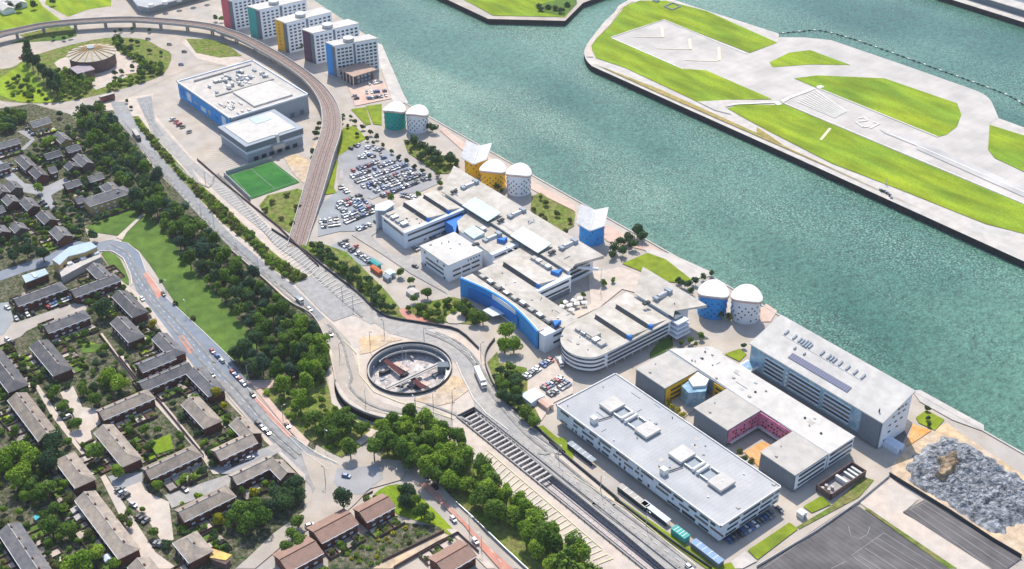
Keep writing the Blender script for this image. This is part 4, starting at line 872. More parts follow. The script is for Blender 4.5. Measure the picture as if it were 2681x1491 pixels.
part('wall', B(-715,-678,324,366.4,0,8.4), m_mwall, t); part('upper_wall', B(-715.8,-677.2,323.2,367,8.4,12.4), m_gwall, t)
part('roof', B(-716,-677,323,367.2,12.4,12.8), m_mwall, t); part('inner_roof', B(-713,-680,326.5,363,12.8,13.2), m_croof, t)
part('rooflight', B(-712,-702,345,357,13.2,13.45), m_skyl, t); part('light_band', B(-715.3,-677.7,323.7,366.7,6.4,8.3), m_bwall, t)
win(t, (-678,326), (-678,364), [.3], 6, 3.4, 2.6); part('entrance_sign', B(-677.9,-675,342,351,4.4,7.6), m_conc, t); part('mast', B(-678,-676.4,346,348,8,14.5), m_white, t)
# --- brick pumping station on the upper roundabout ----------------------------------
t = thing('pumping_station', 'round dark brick pumping station with ribbed cream roof on the upper roundabout', 'building', (-901,312,0)); FOOT.append((-921,-881,292,332))
part('wall', M().cyl(-901,312,0,10.4,17.2,40), m_brown, t)
rf = part('roof', M().cyl(-901,312,10.4,14.2,18.6,36,0,3.0), mat('cream_sheet_roof', (.50,.455,.385), .8, .12, .4), t)
rb = M()
for i in range(18):
    a = 2*math.pi*i/18; rb.bar((-901+3*math.cos(a), 312+3*math.sin(a), 14.5), (-901+18.4*math.cos(a), 312+18.4*math.sin(a), 10.7), .35, 4)
part('roof_rib', rb, m_tanb, rf); part('vent_cap', M().cyl(-901,312,14.2,15.4,3.1,12), m_mwall, rf)
part('entrance_block', B(-889,-876,290,302,0,7.5), m_brown, t); part('entrance_roof', B(-890,-875,289,303,7.5,8), mat('weathered_purple_slab', (.36,.31,.34), .8, .1, .4), t)
part('chimney', M().cyl(-873,293,0,9,.7,10), m_conc, t)
# --- far upper left works -----------------------------------------------------------
q = G('a0 1110,-60 1300,90 1390,105 2060,-60', 7)
t = thing('works_building', 'grey roofed works building at the top edge behind the viaduct', 'building', (q[1][0], q[1][1], 0))
part('wall', M().prism([G('a0 1130,-160')[0]]+G('a0 1300,110 1400,120 2080,-80'), 0, 6), m_mwall, t); part('roof', M().prism(G('a0 1080,-200 1290,60 1390,80 2060,-100', 6), 6, 6.6), m_groof, t)
for k in range(5): x, y = G('a0 %d,%d' % (1420+k*130, 60-k*26), 7)[0]; part('roof_tank', M().cyl(x, y, 6.6, 9, 2.4, 12), m_white, t)
for k, (s_, L_, lab) in enumerate((('a0 60,110',16,'small white roofed cottage at the upper left field edge'),('a0 40,40',20,'pale long shed at the upper left corner'),('a0 180,60',14,'white shed beside the far field trees'))):
    x, y = G(s_)[0]; t = thing('shed', lab, 'shed', (x,y,0)); part('wall', B(x-L_/2,x+L_/2,y-5,y+5,0,4), m_wwall, t)
    part('roof', M().add([(x-L_/2,y-5.4,4),(x+L_/2,y-5.4,4),(x+L_/2,y+5.4,4),(x-L_/2,y+5.4,4),(x-L_/2,y,6.4),(x+L_/2,y,6.4)], [(0,1,5,4),(2,3,4,5),(0,4,3),(1,2,5)]), m_croof, t)
t = thing('quay_warehouse', 'long pale warehouse roof on the far bank at the top right', 'building', (-440,975,0))
part('wall', B(-560,-200,962,990,0,5), m_gwall, t); part('roof', B(-562,-198,961,976,5,5.6), m_conc, t)
# ================================================================== VIADUCT, TRENCH, ROUNDABOUT OPENING
vc = G('a0 -500,480 -200,400 0,325 200,280 400,240 640,212 870,195 1090,185 1300,185 1500,198 1700,215 1900,240 2050,270 a1 300,290 420,330 560,395 700,470 800,527 900,590 1010,664 1110,745 1200,835 1265,930 1300,1010 1318,1100 1322,1180 a3 1306,200 1272,300', 7)
vz = [7]*len(vc)
tail = [('a3 1238,400',6.6),('a3 1208,500',6),('a3 1175,620',5.0),('a3 1138,750',3.8),('a3 1105,860',2.6),('a3 1070,980',1.5),('a3 1035,1090',.7),('a3 1010,1180',.3),('a3 990,1245',.15)]
for s_, z in tail: vc.append(G(s_, z)[0]); vz.append(z)
L0 = len(vc); vp = smooth([(x, y, z) for (x, y), z in zip(vc, vz)], 4)
def wid(i):
    f = i/len(vp)
    return 9 if f < .55 else (9+5*min(1, (f-.55)/.12) if f < .8 else 14-2.5*(f-.8)/.2)
ws = [wid(i) for i in range(len(vp))]
t = thing('railway_viaduct', 'curving elevated light railway viaduct sweeping round to the green pitch', 'viaduct', (-750, 420, 0))
part('deck', M().strip(vp, ws, -1.3, 0), m_concd, t)
part('track_bed', M().strip(vp, [q-2 for q in ws], .02, .12), m_ballast, t)
def off(pts, d):
    o = []
    for i in range(len(pts)):
        a = pts[max(0, i-1)]; b = pts[min(len(pts)-1, i+1)]; L = math.hypot(b[0]-a[0], b[1]-a[1]); dd = d[i] if isinstance(d, list) else d
        o.append((pts[i][0]-(b[1]-a[1])/L*dd, pts[i][1]+(b[0]-a[0])/L*dd, pts[i][2]))
    return o
for sg in (-1, 1): part('parapet', M().strip(off(vp, [sg*(q/2-.25) for q in ws]), .4, 0, 1.0), m_conc, t)
for k in (-2.6, -1.2, 1.2, 2.6): part('rail', M().strip(off(vp, k), .22, .12, .3), mat('rusty_rail', (.14,.09,.075), .6, .1, 1), t)
i = 6
while i < len(vp)-34:
    x, y, z = vp[i]; part('pier', M().cyl(x-1.8, y, 0, z-1.2, .7, 10).cyl(x+1.8, y, 0, z-1.2, .7, 10).rbox(x, y, 6, 1.6, z-2.0, z-1.2, math.atan2(vp[i+1][1]-vp[i-1][1], vp[i+1][0]-vp[i-1][0])+math.pi/2), m_concd, t); i += 5
part('ramp_wall', M().strip(vp[-34:], [q-.6 for q in ws[-34:]], -6, -1.29), m_concd, t)
t = thing('railway_cutting', 'open railway cutting with concrete struts between the two carriageways', 'railway cutting', (-320, 276, 0))
for x in range(-374, -316, 3): part('strut', B(x,x+.9,271.4,281.4,-.9,-.1), m_conc, t)
part('edge_wall', B(-377,-100,270.7,271.2,-4,1.0), m_concd, t); part('edge_wall', B(-377,-100,281.6,282.1,-4,1.0), m_concd, t); part('end_wall', B(-377,-376.4,271.2,281.6,-4,1.1), m_dmetal, t)
part('inner_beam', B(-374,-100,279.6,280.2,-.6,.0), m_concd, t); part('lining', B(-376,-100,281.3,281.6,-4,-.2), m_white, t)
for y in (273.2,274.6,277.2,278.6): part('rail', B(-376,-100,y,y+.2,-3.38,-3.15), m_dmetal, t)
part('cable_trough', B(-376,-100,271.6,272.6,-4,-2.8), m_conc, t)
for y in (270.4, 282.2):
    x = -372
    while x < -200: part('handrail_post', B(x,x+.15,y,y+.12,.3,1.5), m_dmetal, t); x += 4
t = thing('underpass_station', 'open circular station well in the roundabout with crossing footbridge', 'station', (HCX, HCY, 0))
def ringp(r, z0, z1, w_, a0=0, a1=360):
    return M().strip([(HCX+r*math.cos(R(a)), HCY+r*math.sin(R(a)), 0) for a in range(a0, a1+1, 6)], w_, z0, z1)
for k in range(26):
    a_, r_ = random.uniform(0, 6.28), random.uniform(3, 18); part('station_block', M().rbox(HCX+r_*math.cos(a_), HCY+r_*math.sin(a_), random.uniform(1.5,5), random.uniform(.5,1.6), -5.6, -5.6+random.uniform(.3,2.2), random.choice((0,1.57,.6))), random.choice((m_gwall, m_mwall, m_concd, m_dmetal)), t)
part('rim', ringp(HR+.4, -.6, .75, .9), m_conc, t)
part('rim_rail', ringp(HR+.9, .3, 1.7, .3), m_dmetal, t)
part('gallery', ringp(HR-1.3, -2.6, -2.2, 1.8, 20, 200), m_metal, t)
part('gallery_rail', ringp(HR-2.2, -2.2, -1.4, .12, 20, 200), m_metal, t)
part('lining_wall', ringp(HR-.15, -5.6, -.6, .3), m_gwall, t)
def inw(s, z): return G(s, z)[0]
a = inw('d0 470,700', -1.5); b = inw('d0 1060,420', -1.5)
part('footbridge', M().strip([(*a, -1.5), (*b, -1.5)], 2.6, -.4, 0).strip([(*a, -1.5), (*b, -1.5)], .5, 0, .5), m_conc, t)
a = inw('d0 430,370', -2.5); b = inw('d0 640,540', -2.5); part('platform_canopy', M().strip([(*a, -2.5), (*b, -2.5)], 2.8, -.3, 0), m_rust, t)
a = inw('d0 740,580', -2.5); b = inw('d0 870,690', -2.5); part('platform_canopy', M().strip([(*a, -2.5), (*b, -2.5)], 2.8, -.3, 0), m_rust, t)
a = inw('d0 560,390', -3.5); b = inw('d0 700,500', -3.5); part('pink_platform', M().strip([(*a, -5.3), (*b, -3.9)], 2.6, 0, .4), m_pink, t)
a = inw('d0 780,560', -3.5); b = inw('d0 930,660', -3.5); part('pink_platform', M().strip([(*a, -5.3), (*b, -3.9)], 2.6, 0, .4), m_pink, t)
part('teal_band', ringp(HR-.9, -4, -2.2, .8, 288, 336), m_tealw, t)
part('stair_tower', M().rbox(*inw('d0 1090,450', -1.5), 6, 4.6, -4, -.6, .9), m_gwall, t)
for s_ in ('d0 640,290','d0 680,330','d0 1010,300','d0 330,500','d0 620,700'): x, y = inw(s_, 0); part('lamp_column', M().cyl(x, y, -4, 2.2, .16, 6), m_metal, t)
for k in range(9): x, y = inw('d0 %d,%d' % (360+k*22, 470+k*28), -5.5); part('paving_slot', M().rbox(x, y, 2.4, .5, -5.6,-5.45, .4), m_concd, t)
t = thing('retaining_wall', 'curved concrete retaining wall with rail round the lower left of the roundabout', 'wall', (moat_out[0][0], moat_out[0][1], 0))
part('barrier', M().strip([(x, y, 0) for x, y in moat_out], .5, -.4, 1.0), m_concd, t)
for s_, lab in (('b3 0,190 350,500 560,690 760,800 870,960 950,1200 1000,1433','pale low barrier wall along the tree belt side of the carriageway'),
                ('b3 400,10 700,205 900,370 1200,600 1350,745 1500,835 1900,905 2150,960 2340,1130','long dark boundary wall curving between the bays and the campus trees'),
                ('d0 1650,170 1570,280 1545,400 1580,540 1720,810 1960,1010 2100,1130 2420,1420 d1 1830,50 2560,660 d3 400,780 900,1160 1300,1433','black railing wall between the carriageway and the yellow verge'),
                ('d0 0,775 ','')):
    if not lab: continue
    pp = smooth(G(s_), 3); solid('boundary_wall', M().strip([(x, y, 0) for x, y in pp], .5, 0, 1.5), m_dmetal if 'pale' not in lab else m_pave, lab, 'wall')
for s_, hgt, m_, lab in (('d1 560,460 780,690 1000,890 1300,1180 1600,1460', 1.6, m_metal, 'thin grey fence between the red cycle track and the roadside trees'),
    ('e0 1240,555 1800,900 2200,1165 2480,1330', 2.2, m_dmetal, 'dark fence separating the rubble heap from the test yard'),
    ('e0 0,1420 560,1085 940,820 1240,570', 1.6, m_conc, 'pale kerb wall along the top of the test yard'),
    ('c0 1300,150 1500,400 1740,640 2230,1240', 1.8, m_brown, 'dark garden fence along the alley between terraces'),
    ('b2 930,990 1270,1430', 1.8, m_brown, 'short dark garden fence below the big dark tree'),
    ('d1 0,1360 680,1030', 1.8, m_brown, 'dark garden fence above the sandy back lane'),
    ('d1 130,1433 590,1170 830,1050 1060,1260', 1.8, m_brown, 'dark garden fence below the sandy back lane'),
    ('c1 1800,480 2210,290', 1.5, m_conc, 'pale forecourt wall below the mossy terrace'),
    ('a3 330,570 760,430', 3, m_metal, 'grey mesh fence on the store side of the pitch'),
    ('a3 310,575 560,810', 3, m_metal, 'grey mesh fence on the road side of the pitch'),
    ('a3 60,430 300,640 560,850 820,1060 1050,1290 1200,1433', 1.6, m_brown, 'long brown fence between hatched carriageway and railside scrub')):
    solid('fence', M().strip([(x, y, 0) for x, y in G(s_)], .25, 0, hgt), m_, lab, 'fence')
# quay edge kerbs and water boom
solid('quay_coping', M().strip([(-690,458.6,0),(-200,458.6,0),(200,458.6,0)], .9, .05, .55), m_conc, 'pale stone coping along the campus quay edge', 'kerb')
t = thing('floating_boom', 'curved line of dark and white floats off the taxiway edge', 'boom', (-500,800,-4.4))
bp_ = smooth(G('f1 150,315 210,318 400,300 600,292 900,370 1300,510 1700,655 2100,800 2400,920 2560,1050 2700,1250', -4.4), 16)
part('cable', M().strip([(x, y, -4.4) for x, y in bp_], .35, .05, .25), m_dmetal, t)
acc = 0; cnt = 0
for i in range(1, len(bp_)):
    acc += math.dist(bp_[i], bp_[i-1])
    if acc > 3.9 and cnt < 98: part('float', M().rbox(bp_[i][0], bp_[i][1], 1.9, 1.2, -4.6, -3.7, math.atan2(bp_[i][1]-bp_[i-1][1], bp_[i][0]-bp_[i-1][0])), m_white if cnt % 3 == 1 else m_dmetal, t); acc = 0; cnt += 1
# ================================================================== TERRACES AND HOUSES
HI = []
def house(name, label, s, w_=9.2, hr=7.5, he=5.2, hips=(0,0), roof=None, wall=None, cat='terrace', group=None, dep='', wins=True, chim=2):
    roof = roof or m_slate; wall = wall or m_brick; p = G(s, hr); a, b = p[0], p[1]
    if abs(a[0]-b[0]) > abs(a[1]-b[1]):
        ym = (a[1]+b[1])/2; x0, x1 = sorted((a[0], b[0])); horiz = True; h0, h1 = hips if a[0] < b[0] else hips[::-1]
        x0 -= h0*w_/2; x1 += h1*w_/2; T = lambda u, v, z: (u, ym+v, z); e0, e1 = x0, x1
    else:
        xm = (a[0]+b[0])/2; y0, y1 = sorted((a[1], b[1])); horiz = False; h0, h1 = hips if a[1] < b[1] else hips[::-1]
        y0 -= h0*w_/2; y1 += h1*w_/2; T = lambda u, v, z: (xm-v, u, z); e0, e1 = y0, y1
    c0 = T((e0+e1)/2, 0, 0); h2 = w_/2
    q = [T(e0,-h2,0), T(e1,h2,0)]; FOOT.append((min(q[0][0],q[1][0])-.5, max(q[0][0],q[1][0])+.5, min(q[0][1],q[1][1])-.5, max(q[0][1],q[1][1])+.5))
    t = thing(name, label, cat, c0, group); i = .35; HI.append((T, e0, e1, h2))
    wb = M(); vs = [T(e0+i,-h2+i,0),T(e1-i,-h2+i,0),T(e1-i,h2-i,0),T(e0+i,h2-i,0),T(e0+i,-h2+i,he),T(e1-i,-h2+i,he),T(e1-i,h2-i,he),T(e0+i,h2-i,he)]
    fs = [(0,1,5,4),(1,2,6,5),(2,3,7,6),(3,0,4,7)]
    if not h0: vs.append(T(e0+i,0,hr-.25)); fs.append((4,7,len(vs)-1))
    if not h1: vs.append(T(e1-i,0,hr-.25)); fs.append((6,5,len(vs)-1))
    wb.add(vs, fs); part('wall', wb, wall, t)
    r0 = e0+h0*h2; r1 = e1-h1*h2; o = .25
    vs = [T(e0-o*(1),-h2-o,he-.12),T(e1+o,-h2-o,he-.12),T(e1+o,h2+o,he-.12),T(e0-o,h2+o,he-.12),T(r0-(0 if h0 else o),0,hr),T(r1+(0 if h1 else o),0,hr)]
    rf = part('roof', M().add(vs, [(0,1,5,4),(2,3,4,5)]+([(3,0,4)] if h0 else [])+([(1,2,5)] if h1 else [])).add([(x, y, z-.16) for x, y, z in vs[:4]], [(3,2,1,0)]), roof, t)
    part('ridge', M().bar(T(r0,0,hr+.02), T(r1,0,hr+.02), .22, 5), m_troof if roof is not m_browntile else m_brick, rf)
    L = e1-e0
    for k in range(chim):
        u = e0+h0*3+(L-h0*3-h1*3)*(k+random.uniform(.25,.75))/chim; x, y, _ = T(u, .5, 0); part('chimney', B(x-.45,x+.45,y-.4,y+.4,hr-1.2,hr+.55), m_brick if wall is not m_tanb else m_tanb, rf)
    if wins:
        n = max(2, int(L/4.2))
        if horiz: fr = ((e0+i,c0[1]-h2+i),(e1-i,c0[1]-h2+i))
        else: fr = ((c0[0]+h2-i,e0+i),(c0[0]+h2-i,e1-i))
        win(t, *fr, [3.7], n, 1.7, 1.1, m_wwall, 'window_frame', .8, 0, .02); win(t, *fr, [3.85], n, 1.3, .8, m_glass, 'window', .8, 0, .0)
        win(t, *fr, [.9], n, 1.7, 1.2, m_wwall, 'window_frame', 1.4, .15, .02); part('gutter', M().bar(T(e0,-h2-o,he-.1) , T(e1,-h2-o,he-.1), .12, 4), m_wwall, rf)
    return t
SG = m_slateg
house('terrace_row','slate terrace with light eastern slope left of the bright green court','b2 360,1040 545,1268',10,hips=(0,1),chim=4)
house('terrace_row','slate hipped terrace at the left picture edge beside the alley','b2 -150,1050 c0 150,400',10,hips=(0,1),chim=4)
house('terrace_row','long grey tiled terrace behind the row of small front gardens','c0 195,530 500,990',9.5,roof=SG,chim=5)
house('terrace_row','long grey tiled terrace beside the green garden court, hipped at its lower end','c0 1140,880 1370,1210',9.5,hips=(0,1),roof=SG,chim=3)
house('terrace_row','grey terrace hipped at both ends beside the dense garden trees','c0 735,1215 c1 860,400',9.5,hips=(.6,1),roof=SG,chim=2)
house('terrace_row','longest brown grey terrace facing the parking court, hipped at its lower end','c1 940,575 1330,1160',9.5,hips=(0,1),roof=SG,chim=5)
house('terrace_row','grey tiled terrace cut by the bottom edge left of the fenced court','c1 1520,1300 1700,1600',9.5,roof=SG,chim=2)
house('terrace_row','long blue slate terrace at the lower left corner','c1 100,930 420,1470',9.5,chim=5)
house('terrace_row','mossy edged grey terrace above the parking court','c1 1575,330 2085,140',9.5,hips=(0,.8),roof=SG,chim=4)
house('terrace_row','grey tiled terrace under the round garden trees','c0 1075,735 1570,545',9.5,hips=(0,.8),roof=SG,chim=4)
house('terrace_row','slate terrace facing the cars parked by the corner shops','c0 1500,400 2090,235',9.5,chim=4)
house('terrace_row','slate corner terrace running along the estate road above the yellow tree','c0 2110,260 2330,450',9,hips=(0,1),chim=2)
house('terrace_row','slate terrace facing the estate road below the small brick court','b2 1290,1270 1610,1145',9.5,chim=3)
house('terrace_row','slate terrace roof ending at the red bus lane corner','b2 1480,975 1650,1120',8.5,hips=(0,.8),chim=2)
house('terrace_row','grey tiled terrace in the middle of the gardens right of the alley','c0 2080,580 2265,795',9.5,hips=(0,1),roof=SG,chim=2)
house('terrace_row','small slate terrace with pale eastern slope below the big dark tree','b2 1110,815 1235,970',9,hips=(0,1),chim=2)
house('terrace_row','slate terrace with white eaves below the curved lane','b2 400,890 760,800',9.5,hips=(0,.8),chim=4)
house('terrace_row','slate terrace with a row of cars parked in front','b2 130,655 530,520',9.5,hips=(0,.8),chim=4)
house('terrace_row','dark slate terrace with white framed bays near the lawn triangle','b2 650,555 1080,455',9,hips=(0,.6),chim=4)
house('terrace_row','dark slate roof running up to the white flats','b2 860,320 1010,440',8,chim=2)
house('terrace_row','dark slate terrace beside the road above the yellow bushes','b2 1100,580 1290,730',9,hips=(0,1),chim=2)
house('terrace_row','grey corner terrace beside the parked cars on the estate road','c2 490,810 690,975',9,roof=SG,chim=2)
house('terrace_row','grey terrace with dark bay fronts above the white parked vans','c2 250,1165 680,1000',9.5,roof=SG,chim=4)
house('terrace_row','grey terrace facing the tree shaded court near the junction','c3 440,400 900,215',8,roof=SG,chim=2)
house('terrace_row','grey terrace end block on the junction corner','c3 930,225 1040,380',7.5,roof=SG,chim=1)
house('terrace_row','grey terrace behind the largest tree clump of the estate','c3 -150,785 340,600',9.5,hips=(0,1),roof=SG,chim=4)
house('detached_block','small hipped grey block beside the orange flat roof','c1 2055,1080 2120,1175',11,hips=(.6,1),roof=SG,chim=1,cat='house')
house('brown_terrace','brown tiled terrace nearest the junction, right of the notch','c3 1830,790 2170,650',11,7.6,5.4,roof=m_browntile,chim=0)
house('brown_terrace','brown tiled terrace in the middle of the stepped row','c3 1330,1010 1760,830',12,7.0,5.0,roof=m_browntile,chim=0)
house('brown_terrace','brown tiled terrace at the lower left of the stepped row','c3 960,1310 1370,1140',13,7.0,5.0,roof=m_browntile,chim=0)
house('brown_terrace','brown tiled terrace below the sandy back lane at the bottom edge','d1 580,1340 960,1180',12,7.2,5.2,roof=m_browntile,chim=0)
HS = [('dark roofed tan brick house at the top of the old estate','a2 260,60 470,40',10,m_tanb),('slate roofed house beside the belt verge, below the tan house','a2 520,165 640,225',8,m_tanb),
 ('slate roofed brick row at the left edge above the lane','a2 -80,290 170,225',8,m_brick),('slate roofed brick house with gable at the junction of lanes','a2 180,385 300,475',8,m_brick),
 ('paired slate house with white windows left of the lane bend','a2 310,490 400,560',8,m_brick),('slate house with cream windows facing the lane','a2 440,500 520,490',8,m_brick),
 ('dark slate house in the middle of the old estate','a2 410,375 560,335',8,m_brown),('rounded slate roofed house near the verge','a2 610,310 740,280',8,m_brown),
 ('slate roofed house beside the belt verge path','a2 720,370 830,445',8,m_brown),('slate roofed brick row with white doors','a2 600,650 740,605',8,m_brick),
 ('slate roofed row against the tree belt','a2 820,590 950,545',8,m_brick),('dark roofed house with red gable near the parked vans','a2 220,775 320,855',8,m_brick),
 ('dark roofed house below the red gable','a2 380,900 480,980',8,m_brick),('small slate house among trees below the verge path','a2 640,440 700,480',8,m_brown),('slate house at the left edge above the blue road','a2 -60,1040 40,1090',9,m_brick),('slate house behind the pale drive at the lower left of the old estate','a2 130,1010 210,1060',8,m_brown),('slate roofed house between the two left lanes','a2 60,750 130,810',8,m_brick),('slate house with light gable left of the yellow flats','a2 700,790 770,760',8,m_brown),('slate house among the dark trees left of the drive','a2 -60,500 60,440',8,m_brick),('slate house above the red gabled houses','a2 80,620 160,680',8,m_brown),('slate house with red brick gable beside the blue road','a2 510,1050 620,1130',9,m_brick),
 ('dark slate house behind the left lane trees','a2 -60,640 40,720',8,m_brown),('dark slate house at the left edge by the drive','a2 -100,900 20,850',8,m_brown)]
for lab, s_, w_, wl in HS: house('brick_house', lab, s_, w_, 6.9, 4.7, wall=wl, cat='house', chim=1)
house('yellow_flats','yellow brick flats with dark hipped roofs at the edge of the tree belt','a2 890,770 1100,690',12,9.5,6.8,(1,1),wall=m_tanb,cat='flats',chim=1)
house('yellow_flats','dark hipped wing behind the yellow brick flats','a2 990,640 1120,720',9,9,6.4,(.6,0),wall=m_tanb,cat='flats',chim=1)
# flats with pale roofs by the bend, orange flat roof
p = G('b2 490,290 650,170 850,120 910,170 800,220 640,260 560,340', 8)
t = thing('pale_flats', 'pale blue flat roofed flats with white balconies beside the road bend', 'flats', (p[0][0], p[0][1], 0))
xs = [q[0] for q in p]; ys = [q[1] for q in p]; FOOT.append((min(xs), max(xs), min(ys), max(ys)))
part('wall', M().prism(p, 0, 7.7), m_tanb, t); part('roof', M().prism(p, 7.7, 8.2), mat('pale_blue_sheet_roof', (.42,.52,.58), .6, .06, .4, stripes=(1.5,0,.06)), t)
q = G('b2 540,360 700,290 870,230 930,220 950,270 780,350 580,460', 4); part('balcony_block', M().prism(q, 0, 4.6), m_conc, t)
for k in range(6): x, y = G('b2 %d,%d' % (590+k*62, 350-k*24), 4.6)[0]; part('balcony', B(x-1.6,x+1.6,y-1.4,y+1.4,4.6,5.6), m_wwall if k % 2 else m_dmetal, t)
t = thing('flat_roof_shop', 'low shop with pale blue roof beside the estate road', 'shop', (*G('b2 320,430', 4)[0], 0))
p = G('b2 210,440 420,375 450,420 240,500', 4.5); part('wall', M().prism(p, 0, 4.2), m_brick, t); part('roof', M().prism(G('b2 205,438 422,370 456,420 240,506', 4.5), 4.2, 4.6), MC['pale_blue_sheet_roof'], t)
part('rooflight', M().rbox(*G('b2 320,430', 5)[0], 6, 2, 4.6, 5.1, 0), m_skyl, t)
t = thing('orange_roof_shed', 'low brown shed with mossy orange flat roof', 'shed', (*G('c3 320,1270', 3)[0], 0))
part('wall', M().prism(G('c3 210,1235 400,1250 420,1320 380,1370 215,1310', 4), 0, 3.4), m_brown, t); part('roof', M().prism(G('c3 205,1230 230,1200 445,1270 380,1330 205,1300', 4), 3.4, 3.8), m_orangetile, t)
# site cabins beside the long block, small plant rooms
for k, (s_, L_, B_, h_, m_, lab) in enumerate((('d2 440,1010',17,2.8,2.8,m_mwall,'grey long cycle shelter nearest the car park'),('d3 570,740',18,2.8,2.8,m_troof,'beige long cycle shelter beside the long block'),
    ('d3 775,885',16,2.8,2.8,m_bwall,'pale blue long cycle shelter beside the long block'),('d3 1010,1080',8,3.4,3.4,m_tealw,'green storage container on the verge'),('d3 1260,1260',16,3.4,3.2,mat('steel_blue_roof', (.26,.38,.55), .5, .06, .5, stripes=(1.2,0,.2)),'blue roofed storage unit near the lower corner'))):
    x, y = G(s_, h_)[0]; t = thing('container' if 'container' in lab else 'shelter', lab, 'container' if 'container' in lab else 'shelter', (x, y, 0))
    if 'container' in lab or 'unit' in lab: part('body', B(x-L_/2,x+L_/2,y-B_/2,y+B_/2,0,h_-.2), m_gwall if 'unit' in lab else m_tealw, t)
    else:
        part('back_wall', B(x-L_/2,x+L_/2,y-B_/2,y-B_/2+.2,0,h_-.2), m_dmetal, t)
        for j in range(5): part('post', M().cyl(x-L_/2+.3+j*(L_-.6)/4, y+B_/2-.2, 0, h_-.2, .08, 6), m_metal, t)
    rf = part('roof', B(x-L_/2-.15,x+L_/2+.15,y-B_/2-.15,y+B_/2+.15,h_-.2,h_), m_, t)
    for j in range(1, 5): part('roof_rib', B(x-L_/2+j*L_/5-.1,x-L_/2+j*L_/5+.1,y-B_/2,y+B_/2,h_,h_+.12), m_metal, rf)
for s_, L_, B_, h_, a_, m_, lab in (('e0 1290,240',8,5,3.8,0,m_bwall,'pale blue metal plant cabin beside the tall hall'),('d3 2150,890',3.4,3,3,0,m_white,'small white kiosk on the path to the test yard'),
   ('d0 2070,770',8,9,3.2,0,m_bwall,'blue ribbed storage tents beside the staff car park'),('d0 2210,850',7,4,3,0,m_pink,'pinkish cabin beside the blue storage tents'),
   ('b3 1510,400',5,4,3,0,m_bwall,'pale blue delivery box at the lower end of the small car park'),('b3 1380,370',9,2.6,2.8,0,mat('orange_container', (.55,.16,.07), .5, .08, .6),'orange red container at the lower end of the small car park'),('b3 1370,310',8,2.6,2.8,0,m_tealw,'teal container above the orange red container'),
   ('b3 1480,440',5,2.6,2.6,0,m_mwall,'grey cabin beside the pale delivery box'),('c1 420,850',2.6,3.4,2.2,0,mat('turquoise_felt_roof', (.12,.50,.55), .7, .1, 1),'turquoise roofed garden shed'),
   ('c1 830,770',3,4,2.4,0,m_conc,'pale conservatory behind the longest terrace'),('c1 870,850',3,4,2.4,0,m_conc,'second pale conservatory behind the longest terrace'),('c1 890,1050',4,3,2.4,0,m_pave,'cream garden shed near the lower gardens'),
   ('c1 1170,1300',3.4,3,2.4,0,m_bwall,'pale blue garden shed beside the terrace end'),('b3 1720,580',6,5,2.6,0,m_conc,'pale pavilion among the campus garden trees')):
    x, y = G(s_, h_)[0]; t = thing('cabin', lab, 'cabin', (x, y, 0)); part('body', B(x-L_/2,x+L_/2,y-B_/2,y+B_/2,0,h_-.3), m_, t)
    part('roof', M().add([(x-L_/2-.2,y-B_/2-.2,h_-.3),(x+L_/2+.2,y-B_/2-.2,h_-.3),(x+L_/2+.2,y+B_/2+.2,h_-.3),(x-L_/2-.2,y+B_/2+.2,h_-.3),(x-L_/2,y,h_+.3),(x+L_/2,y,h_+.3)], [(0,1,5,4),(2,3,4,5),(0,4,3),(1,2,5),(3,2,1,0)]), m_, t)
    part('door', B(x+L_/2-.02,x+L_/2+.05,y-.5,y+.5,0,2), m_gwall, t)
# open walled plant compound
p = G('e0 600,670 870,440 1010,500 700,740', 3); x0 = min(q[0] for q in p); x1 = max(q[0] for q in p); y0 = min(q[1] for q in p); y1 = max(q[1] for q in p)
t = thing('plant_compound', 'brown walled open plant compound beside the comb shaped block', 'compound', ((x0+x1)/2, (y0+y1)/2, 0))
for a_ in ((x0,x1,y0,y0+.4),(x0,x1,y1-.4,y1),(x0,x0+.4,y0,y1),(x1-.4,x1,y0,y1)): part('wall', B(*a_,0,3.4), m_brown, t)
part('slab', B(x0+.5,x1-.5,y0+.5,y1-.5,.45,.6), m_concd, t); part('white_duct', B(x0+1,x1-1,(y0+y1)/2-.6,(y0+y1)/2+.8,.6,3.0), m_white, t)
for k in range(4): part('cooler', M().cyl(x0+2+(k % 2)*2.4, y0+2+k*1.3, .6, 2.2, .8, 10), m_conc, t)
for k in range(3): part('grille', B(x0+1,x1-1,y1-2.2-k*2.6,y1-1-k*2.6,.6,2.0), m_metal, t)
t = thing('airfield_equipment', 'cluster of dark approach equipment on the runway side quay', 'equipment', (*G('e3 1210,1090')[0], 0))
random.seed(9)
for k in range(9): x, y = G('e3 %d,%d' % (1160+k*13, 1065+k*9+random.randint(-10, 10)))[0]; part('cabinet', M().rbox(x, y, 1.6, 1.2, 0, 1.4, .4), m_dmetal if k % 2 else m_metal, t)
part('mast', M().cyl(*G('e3 1215,1020')[0], 0, 5, .25, 6), m_metal, t)
t = thing('drainage_pit', 'square dark edged pit on the grass at the airfield tip', 'pit', (*G('f0 1000,68')[0], 0))
p = G('f0 930,68 1010,35 1080,68 1000,100'); part('kerb', M().strip([(x, y, 0) for x, y in p+p[:1]], 1.6, .2, .9), m_gwall, t); part('cover', M().prism(p, .1, .3), m_tealw, t)
t = thing('airfield_cabin', 'small white cabin near the airfield tip', 'cabin', (*G('f0 850,15')[0], 0)); x, y = G('f0 850,15')[0]
part('body', B(x-2.5,x+2.5,y-2,y+2,0,2.6), m_wwall, t); part('roof', B(x-2.7,x+2.7,y-2.2,y+2.2,2.6,2.9), m_mwall, t)
